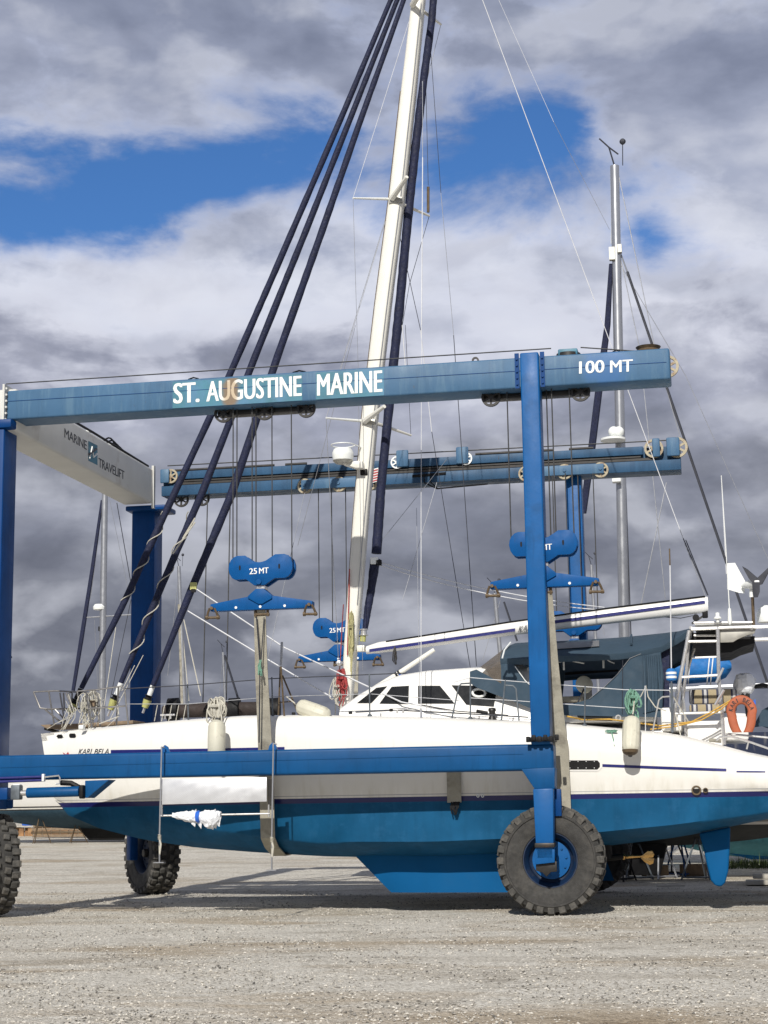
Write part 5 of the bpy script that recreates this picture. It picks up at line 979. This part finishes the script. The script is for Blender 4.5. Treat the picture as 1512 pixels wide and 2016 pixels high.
# man-overboard pole
DB = thing('marker_pole', 'thin marker pole with orange tip and blue striped float at the stern', 'marker pole', tuple(V(1323, 1440, 1.25)))
MB().tube([V(1324, 1442, 1.25), V(1322, 1345, 1.25)], .02, 8).build('pole_holder', 'stand', DB); MB().tube([V(1322, 1346, 1.25), V(1320, 1180, 1.25), V(1319, 1112, 1.25)], .010, 7).build('pole', 'lwire', DB); MB().tube([V(1319, 1113, 1.25), V(1318, 1080, 1.25)], .012, 7).build('pole_tip', 'rusty', DB)
c0 = V(1322, 1345, 1.25); ax = V(1321, 1318, 1.25) - c0; c1 = V(1322, 1340, 1.25)
MB().lathe(c1, (0, 0, 1), [(.03, -.01), (.082, .01), (.085, .15), (.06, .19), (.02, .2)], 20).build('float', 'bluebag', DB)
for z in (.035, .10): MB().lathe(c1, (0, 0, 1), [(.0865, z), (.0875, z + .01), (.0875, z + .028), (.0865, z + .038)], 20, False).build('float_band', 'lett', DB)
# outboard in a clear bag on the stern rail
OB = thing('outboard_motor', 'small outboard motor with its head wrapped in crumpled clear plastic on the stern rail', 'outboard motor', tuple(V(1468, 1380, 3.0)))
mb = MB(); rq = random.Random(8); c = V(1466, 1347, 3.0); n = 14; rings = []
for i, (r_, h) in enumerate(((.05, -.19), (.13, -.15), (.17, -.08), (.18, 0), (.175, .08), (.14, .15), (.06, .18))):
    rings.append([c + Vector((r_ * math.cos(a) * (1 + .12 * rq.uniform(-1, 1)), r_ * math.sin(a), h + .02 * rq.uniform(-1, 1))) for a in [2 * math.pi * k / n for k in range(n)]])
mb.loft(rings).build('wrapped_head', 'plastic', OB, sharp=20); mb = MB(); mb.box(V(1468, 1372, 3.0), (.14, .14, .2)); mb.tube([V(1470, 1372, 3), V(1474, 1410, 3)], .05, 8); mb.tube([V(1484, 1352, 3), V(1502, 1349, 3), V(1512, 1351, 3)], .04, 8); mb.build('motor_leg', 'black', OB, bevel=.01)
bk = MB(); bk.prism(VV(((1482, 1382), (1487, 1376), (1488, 1386), (1482, 1390)), 2.2), (0, .1, 0)); tag(bk.build('cloth', 'tape', None, base=tuple(V(1485, 1384, 2.2))), 'small bright blue cloth hanging behind the orange lifebuoy', 'cloth')
cv_ = MB(); cv_.loft([[V(x, y, 4.0), V(x, y2, 4.0), V(x, y2, 4.6), V(x, y, 4.6)] for x, y, y2 in ((1484, 1428, 1432), (1500, 1398, 1430), (1530, 1382, 1440), (1600, 1380, 1445))]); tag(cv_.build('dinghy_cover', 'canvas', None, base=tuple(V(1500, 1420, 4))), 'slate canvas cover at the stern, right of the orange lifebuoy', 'boat cover')

# ------------------------------------------------------------------ boats, stands and things behind
def stand(c, h, m='stand', label=None, lean=0, s=.42):
    c = vec(c); t = MB(); a0 = lean
    top = c + Vector((0, 0, h))
    for k in range(3):
        a = a0 + k * 2 * math.pi / 3; ft = c + Vector((s * math.cos(a), s * math.sin(a), 0)); t.tube([ft, top], .022, 6)
        a2 = a0 + (k + 1) * 2 * math.pi / 3; ft2 = c + Vector((s * math.cos(a2), s * math.sin(a2), 0)); t.tube([ft.lerp(top, .05), ft2.lerp(top, .05)], .014, 5)
    r = thing('boat_stand', label, 'boat stand', tuple(c), 'tripod boat stands in the yard'); t.build('tripod', m, r); MB().tube([top, top + Vector((0, 0, .18))], .018, 6).build('screw', 'rusty', r)
    MB().box(top + Vector((0, 0, .2)), (.26, .26, .04)).build('pad', 'wood', r, bevel=.01); return r
def yacht(label, uc, v, L, beam, zk, zw, zs, mats, mast=None, mtop=None, mr=.09, keel=True, group='boats on stands behind the lift', boom=True, cabin=True, extra=None):
    g = gz(v); t = thing('sailboat', label, 'sailboat', (uc, v, g), group); mb = MB(); rings = []
    for s in np.linspace(-1, 1, 17):
        u = uc + s * L / 2; k = max(.02, (1 - abs(s) ** 2.6)) if s < .0 else max(.55, 1 - .45 * s ** 2); wd = beam / 2 * k; sh = zs + .28 * s * s * (1 if s < 0 else .1); zb_ = zk + (zw - zk) * abs(s) ** 2.2 * .95
        prof = [(0, zb_), (wd * .5, zb_ + (zw - zb_) * .3), (wd * .88, zb_ + (zw - zb_) * .8), (wd * .96, zw + .05), (wd, (zw + sh) / 2), (wd * .98, sh), (wd * .8, sh + .02)]
        o = -.35 * (1 if s < -.8 else 0) * (-.8 - s) / .2
        rings.append([(u + o * (z - zk) / (zs - zk), v - d, g + z) for d, z in prof] + [(u + o * (z - zk) / (zs - zk), v + d, g + z) for d, z in prof[::-1]][:-1])
    mb.loft(rings); h = mb.build('hull', mats[0], t, sharp=60)
    if keel: MB().loft([[(uc - .9, v - .07, g + .08), (uc + .7, v - .07, g + .08), (uc + .7, v + .07, g + .08), (uc - .9, v + .07, g + .08)], [(uc - 1.5, v - .16, g + zk + .15), (uc + .9, v - .16, g + zk + .15), (uc + .9, v + .16, g + zk + .15), (uc - 1.5, v + .16, g + zk + .15)]]).build('keel', mats[1], t, bevel=.03)
    if cabin: MB().loft([[(uc + a * L, v - beam * .3 * q, g + zs - .05), (uc + a * L, v - beam * .25 * q, g + zs + e), (uc + a * L, v + beam * .25 * q, g + zs + e), (uc + a * L, v + beam * .3 * q, g + zs - .05)] for a, q, e in ((-.22, .5, .05), (-.12, .9, .42), (.15, 1, .5), (.2, 1, .46))]).build('cabin', 'white', t, bevel=.05)
    if mtop:
        tp, bt = V(*mtop[0], v), V(*mtop[1], v); lo = bt + (bt - tp).normalized() * max(0., (bt.z - (g + zs)) / max(.1, (tp - bt).normalized().z))
        ms = MB().tube([lo, tp], [mr, mr * .82], 12).build('mast', 'alu', t)
        vane = MB(); vane.tube([tp, tp + Vector((-.12, 0, .5))], .02, 5); vane.tube([tp + Vector((-.35, 0, .75)), tp + Vector((-.12, 0, .5)), tp + Vector((.1, 0, .3))], .02, 5); vane.ball(tp + Vector((.22, 0, .62)), .08, 6); vane.tube([tp + Vector((.2, 0, 0)), tp + Vector((.22, 0, .6))], .012, 5); vane.build('wind_vane', 'dwire', ms)
        if boom: MB().tube([lo + Vector((0, 0, 1.1)), lo + Vector((L * .3, 0, 1.15))], .07, 8).build('boom', 'alu', t)
        t['mast_foot'] = list(lo)
    if extra: extra(t, v)
    return t
hm1 = hull_mat('white_hull_black_line', (.62, .61, .58), (.01, .01, .012), (.03, .065, .095), 1.42, 1.47, (1.53, 1.59, (.015, .015, .018)))
hm2 = hull_mat('navy_hull', (.02, .028, .06), (.5, .5, .5), (.03, .035, .04), 1.2, 1.26)
hm3 = hull_mat('white_hull_teal_bottom', (.6, .6, .57), (.02, .1, .14), (.07, .24, .30), 1.25, 1.32)
hm4 = hull_mat('cream_hull_red_bottom', (.55, .52, .45), (.3, .3, .3), (.2, .05, .04), 1.2, 1.26)
def st(t, m, x0, y0, x1, y1, v, r): line('stay', m, t, V(x0, y0, v), V(x1, y1, v), r)
def ex_left(t, v):
    MB().tube([V(201, 985, v), V(182, 1120, v), V(160, 1260, v), V(144, 1360, v)], [.07, .10, .11, .09], 8).build('furled_jib', 'navy', t)
    r_ = V(196, 1196, v); MB().lathe(r_, (0, 0, 1), [(.1, -.12), (.28, -.1), (.3, .02), (.22, .14), (.001, .15)], 20).build('radar_dome', 'lett', t)
    st(t, 'wire', 168, 1216, 258, 1210, v, .03); st(t, 'dwire', 230, 990, 258, 1150, v, .02); st(t, 'wire', 216, 985, 252, 1160, v, .012); st(t, 'wire', 200, 1010, 178, 1180, v, .012); st(t, 'dwire', 258, 1180, 212, 1400, v, .016); st(t, 'wire', 186, 1220, 196, 1420, v, .012)
    MB().box(V(199, 1238, v), (.2, .2, .2)).build('mast_light', 'black', t)
    a, c, g = V(292, 1640, v), V(392, 1640, v), gz(v); MB().loft([[(a.x + .5, v - .2, g), (c.x - .1, v - .2, g), (c.x - .1, v + .2, g), (a.x + .5, v + .2, g)], [(a.x - .3, v - .4, g + 1.2), (c.x + .3, v - .4, g + .9), (c.x + .3, v + .4, g + .9), (a.x - .3, v + .4, g + 1.2)]]).build('keel_base', 'black', t, bevel=.05)
yl = V(205, 1600, 46); yacht('grey white sailboat with black waterline and navy furled jib behind the near bow', V(215, 1600, 46).x, 46, 13.5, 3.8, .55, 1.45, 2.9, (hm1, 'black'), mtop=((207, 940), (200, 1400)), mr=.17, extra=ex_left)
def ex_b(t, v):
    st(t, 'ropew', 362, 1220, 395, 1370, v, .03); st(t, 'dwire', 355, 1200, 353, 1385, v, .02); st(t, 'ropew', 360, 1250, 372, 1380, v, .025); st(t, 'wire', 352, 1130, 330, 1330, v, .015); MB().tube([V(354, 1190, v), V(360, 1390, v)], .12, 8).build('furled_jib', 'sling', t)
yacht('small sailboat with thin silver mast behind the far left lift leg', V(380, 1600, 60).x, 60, 10, 3.2, .3, 1.2, 2.6, (hm4, 'black'), mtop=((352, 1115), (364, 1400)), mr=.12, extra=ex_b)
def ex_c(t, v): st(t, 'dwire', 442, 1290, 474, 1392, v, .07); st(t, 'wire', 439, 1290, 430, 1390, v, .015)
yacht('sailboat with a short mast and dark slanting stay seen left of the near sling', V(470, 1600, 70).x, 70, 9, 3, .3, 1.2, 2.5, (hm2, 'black'), mtop=((439, 1284), (444, 1392)), mr=.09, extra=ex_c)
def ex_d(t, v): st(t, 'dwire', 992, 1185, 1018, 1262, v, .05); st(t, 'wire', 985, 1182, 950, 1300, v, .012)
yacht('distant sailboat whose mast rises behind the striped boom', V(1010, 1600, 52).x, 52, 10, 3.2, .3, 1.2, 2.6, (hm1, 'black'), mtop=((974, 1168), (985, 1290)), mr=.12, extra=ex_d)
yacht('distant sailboat whose mast top shows beside the far right leg', V(1180, 1600, 64).x, 64, 10, 3.2, .3, 1.2, 2.6, (hm4, 'black'), mtop=((1164, 1112), (1172, 1250)), mr=.10, extra=lambda t, v: (st(t, 'wire', 1166, 1115, 1190, 1250, v, .02), st(t, 'wire', 1160, 1150, 1150, 1250, v, .015)))
yacht('distant sailboat whose mast stands at the left edge beyond the near left leg', V(60, 1600, 66).x - 6, 66, 11, 3.3, .3, 1.2, 2.6, (hm2, 'black'), mtop=((14, 1315), (6, 1490)), mr=.10, extra=lambda t, v: st(t, 'wire', 12, 1316, 3, 1490, v, .05))
def ex_big(t, v):
    MB().tube([V(1203, 520, v), V(1196, 640, v), V(1180, 760, v), V(1163, 900, v), V(1148, 1010, v)], [.05, .075, .09, .09, .08], 8).build('furled_jib', 'navy', t)
    st(t, 'wire', 1217, 340, 1290, 690, v, .012); st(t, 'wire', 1290, 690, 1345, 880, v, .012); MB().tube([V(1221, 497, v), V(1235, 535, v)], .02, 6).build('stay', 'wire', t); st(t, 'dwire', 1235, 535, 1512, 1348, v, .034); st(t, 'wire', 1221, 505, 1260, 690, v, .012); st(t, 'wire', 1260, 690, 1310, 1180, v, .012); st(t, 'wire', 1221, 520, 1350, 740, v, .008); st(t, 'wire', 1350, 740, 1512, 1100, v, .008); st(t, 'dwire', 1232, 960, 1242, 1250, v, .016); st(t, 'wire', 1312, 950, 1262, 1190, v, .012); st(t, 'lwire', 1205, 335, 1203, 480, v, .01)
    st(t, 'wire', 1202, 330, 1204, 470, v, .012); st(t, 'lwire', 1420, 936, 1430, 1130, v, .012)
    for x in (1208, 1218): MB().ball(V(x, 850, v - .3), .13, 10).build('radar_ball', 'lett', t)
    MB().lathe(V(1207, 866, v - .3), (0, 0, 1), [(.05, -.05), (.3, -.02), (.3, .03), (.05, .08)], 18).build('radar_dome', 'lett', t); MB().box(V(1214, 944, v - .2), (.2, .25, .14)).build('deck_light', 'lett', t)
    MB().box(V(1205, 500, v - .1), (.14, .14, .32)).build('mast_fitting', 'solar', t); MB().box(V(1220, 490, v - .1), (.1, .14, .2)).build('mast_fitting', 'solar', t)
YB = yacht('dark hulled sailboat with the tall silver mast standing behind the catamaran stern', V(1235, 1600, 13.4).x, 13.4, 14, 3.8, .72, 1.75, 3.2, (hm2, 'black'), mtop=((1210, 327), (1229, 1250)), mr=.135, extra=ex_big)
bb_ = MB(); bb_.loft([[V(x, y, 11.0) + Vector((0, .28 * math.cos(a), h * .0118 * math.sin(a))) for a in [2 * math.pi * k / 14 for k in range(14)]] for x, y, h in ((1290, 1322, 12), (1310, 1320, 24), (1345, 1319, 27), (1380, 1316, 27), (1410, 1313, 28), (1428, 1309, 24), (1440, 1312, 6))])
bb_.prism(VV(((1386, 1292), (1411, 1271), (1416, 1292)), 11.0), (0, .25, 0))
BB = thing('sail_bundle', 'bright blue covered sail bundle tied with white cord behind the stern ladder', 'sail cover', tuple(V(1370, 1340, 11))); bb_.build('cover', 'bluebag', BB, sharp=60)
for x, h in ((1303, 22), (1325, 26), (1358, 27), (1395, 28), (1402, 28)): MB().tube([V(x, 1317, 11.0) + Vector((.05 * math.sin(a), .30 * math.cos(a), h * .0123 * math.sin(a))) for a in np.linspace(0, 2 * math.pi, 18)], .014, 5, False).build('lashing', 'lett', BB)
yacht('white sailboat with teal bottom standing at the right edge behind the rudder', V(1395, 1640, 21).x + 2.0, 21, 10.4, 3.6, .10, 1.55, 2.9, (hm3, 'anti'))
for i, (x, y, v, h, lab) in enumerate(((1250, 1733, 13.2, 1.1, 'steel tripod boat stand just right of the bronze propeller'), (1300, 1733, 13.5, 1.1, 'steel tripod boat stand with pale tube legs, second from the propeller'), (1340, 1730, 14.5, 1.15, 'blue grey tripod boat stand left of the hanging rudder'), (1375, 1735, 13.0, 1.0, 'tripod boat stand half hidden by the rudder blade'))):
    p = V(x, 1700, v); stand((p.x, v, gz(v) - .01), h, ('stand', 'alu', 'navyshade', 'stand')[i], lab, .4 * i, .40)
for x, v, h, lab in ((78, 45, 1.3, 'thin tripod boat stand under the grey white hull, leftmost of the far pair'), (150, 45.5, .9, 'thin tripod boat stand under the grey white hull, nearer the dark keel')):
    p = V(x, 1650, v); stand((p.x, v, gz(v)), h, 'rusty', lab, .3, .5)
WZ = V(85, 1629, 58).z; mb = MB(); rq = random.Random(6); a, c = V(20, 1640, 58), V(560, 1640, 58); n = 60
for k in range(n):
    u0 = a.x + (c.x - a.x) * k / n; du = (c.x - a.x) / n; d = .18 * (k % 2); mb.span((u0, 58 + d, gz(58) - .1), (u0 + du + .004, 58.12 + d, WZ + rq.uniform(0, .03)))
rw = mb.build('retaining_wall', 'rust', None, base=((a.x + c.x) / 2, 58, gz(58))); tag(rw, 'low rusty sheet pile retaining wall beyond the boats at left', 'wall')
MB().span((a.x, 57.9, WZ + .034), (c.x, 58.4, WZ + .10)).build('wall_cap', 'concrete', rw)
p = V(52, 1615, 58); gq = WZ + .10 - .74; t = thing('plastic_drum', 'bright blue plastic drum on the low rusty wall', 'drum', (p.x, 58.1, gq + .74)); MB().lathe((p.x, 58.15, gq + .74), (0, 0, 1), [(.26, 0), (.29, .05), (.29, .3), (.3, .32), (.29, .34), (.29, .7), (.25, .75), (.001, .76)], 20).build('drum_body', 'tape', t); MB().lathe((p.x, 58.15, gq + 1.49), (0, 0, 1), [(.06, 0), (.06, .05)], 10).build('drum_cap', 'lett', t)
for i, (x, y, v, s_) in enumerate(((1478, 1742, 10.6, 1), (1492, 1735, 11.2, 1))):
    p = V(x, y, v); sl = MB().span((p.x - .1, v - .3, 0.01 + .1 * i), (p.x + 1.3, v + .3, .10 + .1 * i)).build('concrete_slab', 'concrete', None, base=(p.x + .6, v, 0), bevel=.012); tag(sl, ('pale concrete slab lying flat on the gravel right of the rudder, lower one', 'pale concrete slab lying on top of another right of the rudder')[i], 'slab', 'concrete slabs by the rudder')
for i, (x, v, lab) in enumerate(((1290, 14.2, 'dark timber block under the boat stands behind the propeller'), (1365, 14.6, 'reddish timber block left of the rudder'))):
    p = V(x, 1720, v); tag(MB().box((p.x, v, gz(v) + .13), (.62, .3, .27)).build('timber_block', 'wood', None, base=(p.x, v, gz(v)), bevel=.015), lab, 'timber block', 'timber blocks in the yard')
p = V(1328, 1748, 9.6); tag(MB().bar((p.x - .35, 9.5, .03), (p.x + .2, 9.7, .03), .12, .03).build('plank', 'concrete', None, base=(p.x, 9.6, 0)), 'short pale plank lying on the gravel left of the rudder', 'plank')
# clutter along the rusty wall and under the stern
for i, (x, v, n, lab) in enumerate(((118, 54, 4, 'stack of weathered planks in front of the rusty wall, right of the blue drum'), (470, 55, 3, 'low stack of weathered planks before the rusty wall, right of the far left tyre'))):
    p = V(x, 1640, v); t = thing('plank_stack', lab, 'plank stack', (p.x, v, gz(v)), 'plank stacks by the rusty wall'); rq = random.Random(20 + i)
    for k in range(n):
        for q in range(3): MB().box((p.x + rq.uniform(-.12, .12), v - .3 + q * .3, gz(v) + .1 + k * .16), (2.6 + rq.uniform(-.4, .4), .27, .13)).build('plank', ('wood', 'rusty')[(k + q) % 2], t, bevel=.01)
for i, (x, v, h, lab) in enumerate(((1222, 12.6, 1.0, 'dark tripod boat stand directly behind the bronze propeller'), (1325, 15.2, 1.1, 'dark tripod boat stand farthest back among those left of the rudder'))):
    p = V(x, 1700, v); stand((p.x, v, gz(v) - .01), h, 'black', lab, .7 + i, .42)
# weeds at the right
gm = MB(); rq = random.Random(9)
M['grass'] = mat('weed_green', (.06, .085, .02), .8, var=.5, scale=6)
for k in range(900):
    x = rq.uniform(1425, 1560); v = rq.uniform(17.5, 20); p = V(x, 1690, v); h = rq.uniform(.05, .22) * (1 if rq.random() > .2 else 1.6); a = rq.uniform(0, 6.28); l = rq.uniform(.02, .14)
    b0 = Vector((p.x, v, gz(v))); tip = b0 + Vector((l * math.cos(a), l * math.sin(a), h)); w_ = Vector((.014 * math.sin(a), -.014 * math.cos(a), 0)); gm.add([b0 - w_, b0 + w_, tip], [(0, 1, 2)])
g_ = gm.build('weeds', 'grass', None, base=tuple(V(1480, 1690, 19))); g_['kind'] = 'stuff'; g_['label'] = 'scruffy green weeds at the foot of the teal bottomed boat'; g_['category'] = 'weeds'
# a low hangar-like shed line far away closes the yard
def shed(x0, x1, v, h, m, label):
    a, c = V(x0, 1600, v), V(x1, 1600, v); g = gz(v); t = thing('storage_shed', label, 'shed', ((a.x + c.x) / 2, v, g), 'far storage sheds')
    MB().span((a.x, v, g), (c.x, v + 8, g + h)).build('wall', m, t); MB().prism([(a.x - .3, v - .3, g + h), (a.x - .3, v + 8.3, g + h), (a.x - .3, v + 4, g + h + 1.2)], (c.x - a.x + .6, 0, 0)).build('roof', 'solar', t)
    for k in range(3): u = a.x + (c.x - a.x) * (.2 + .3 * k); MB().span((u, v - .03, g + .02), (u + 2.4, v - .004, g + h * .75)).build('door', 'stand', t)
shed(-60, 330, 110, 3.0, 'hullgrey', 'low pale storage shed far behind the bow at the left')
shed(1240, 1560, 105, 3.0, 'hullgrey', 'low pale storage shed far behind the stern at the right')
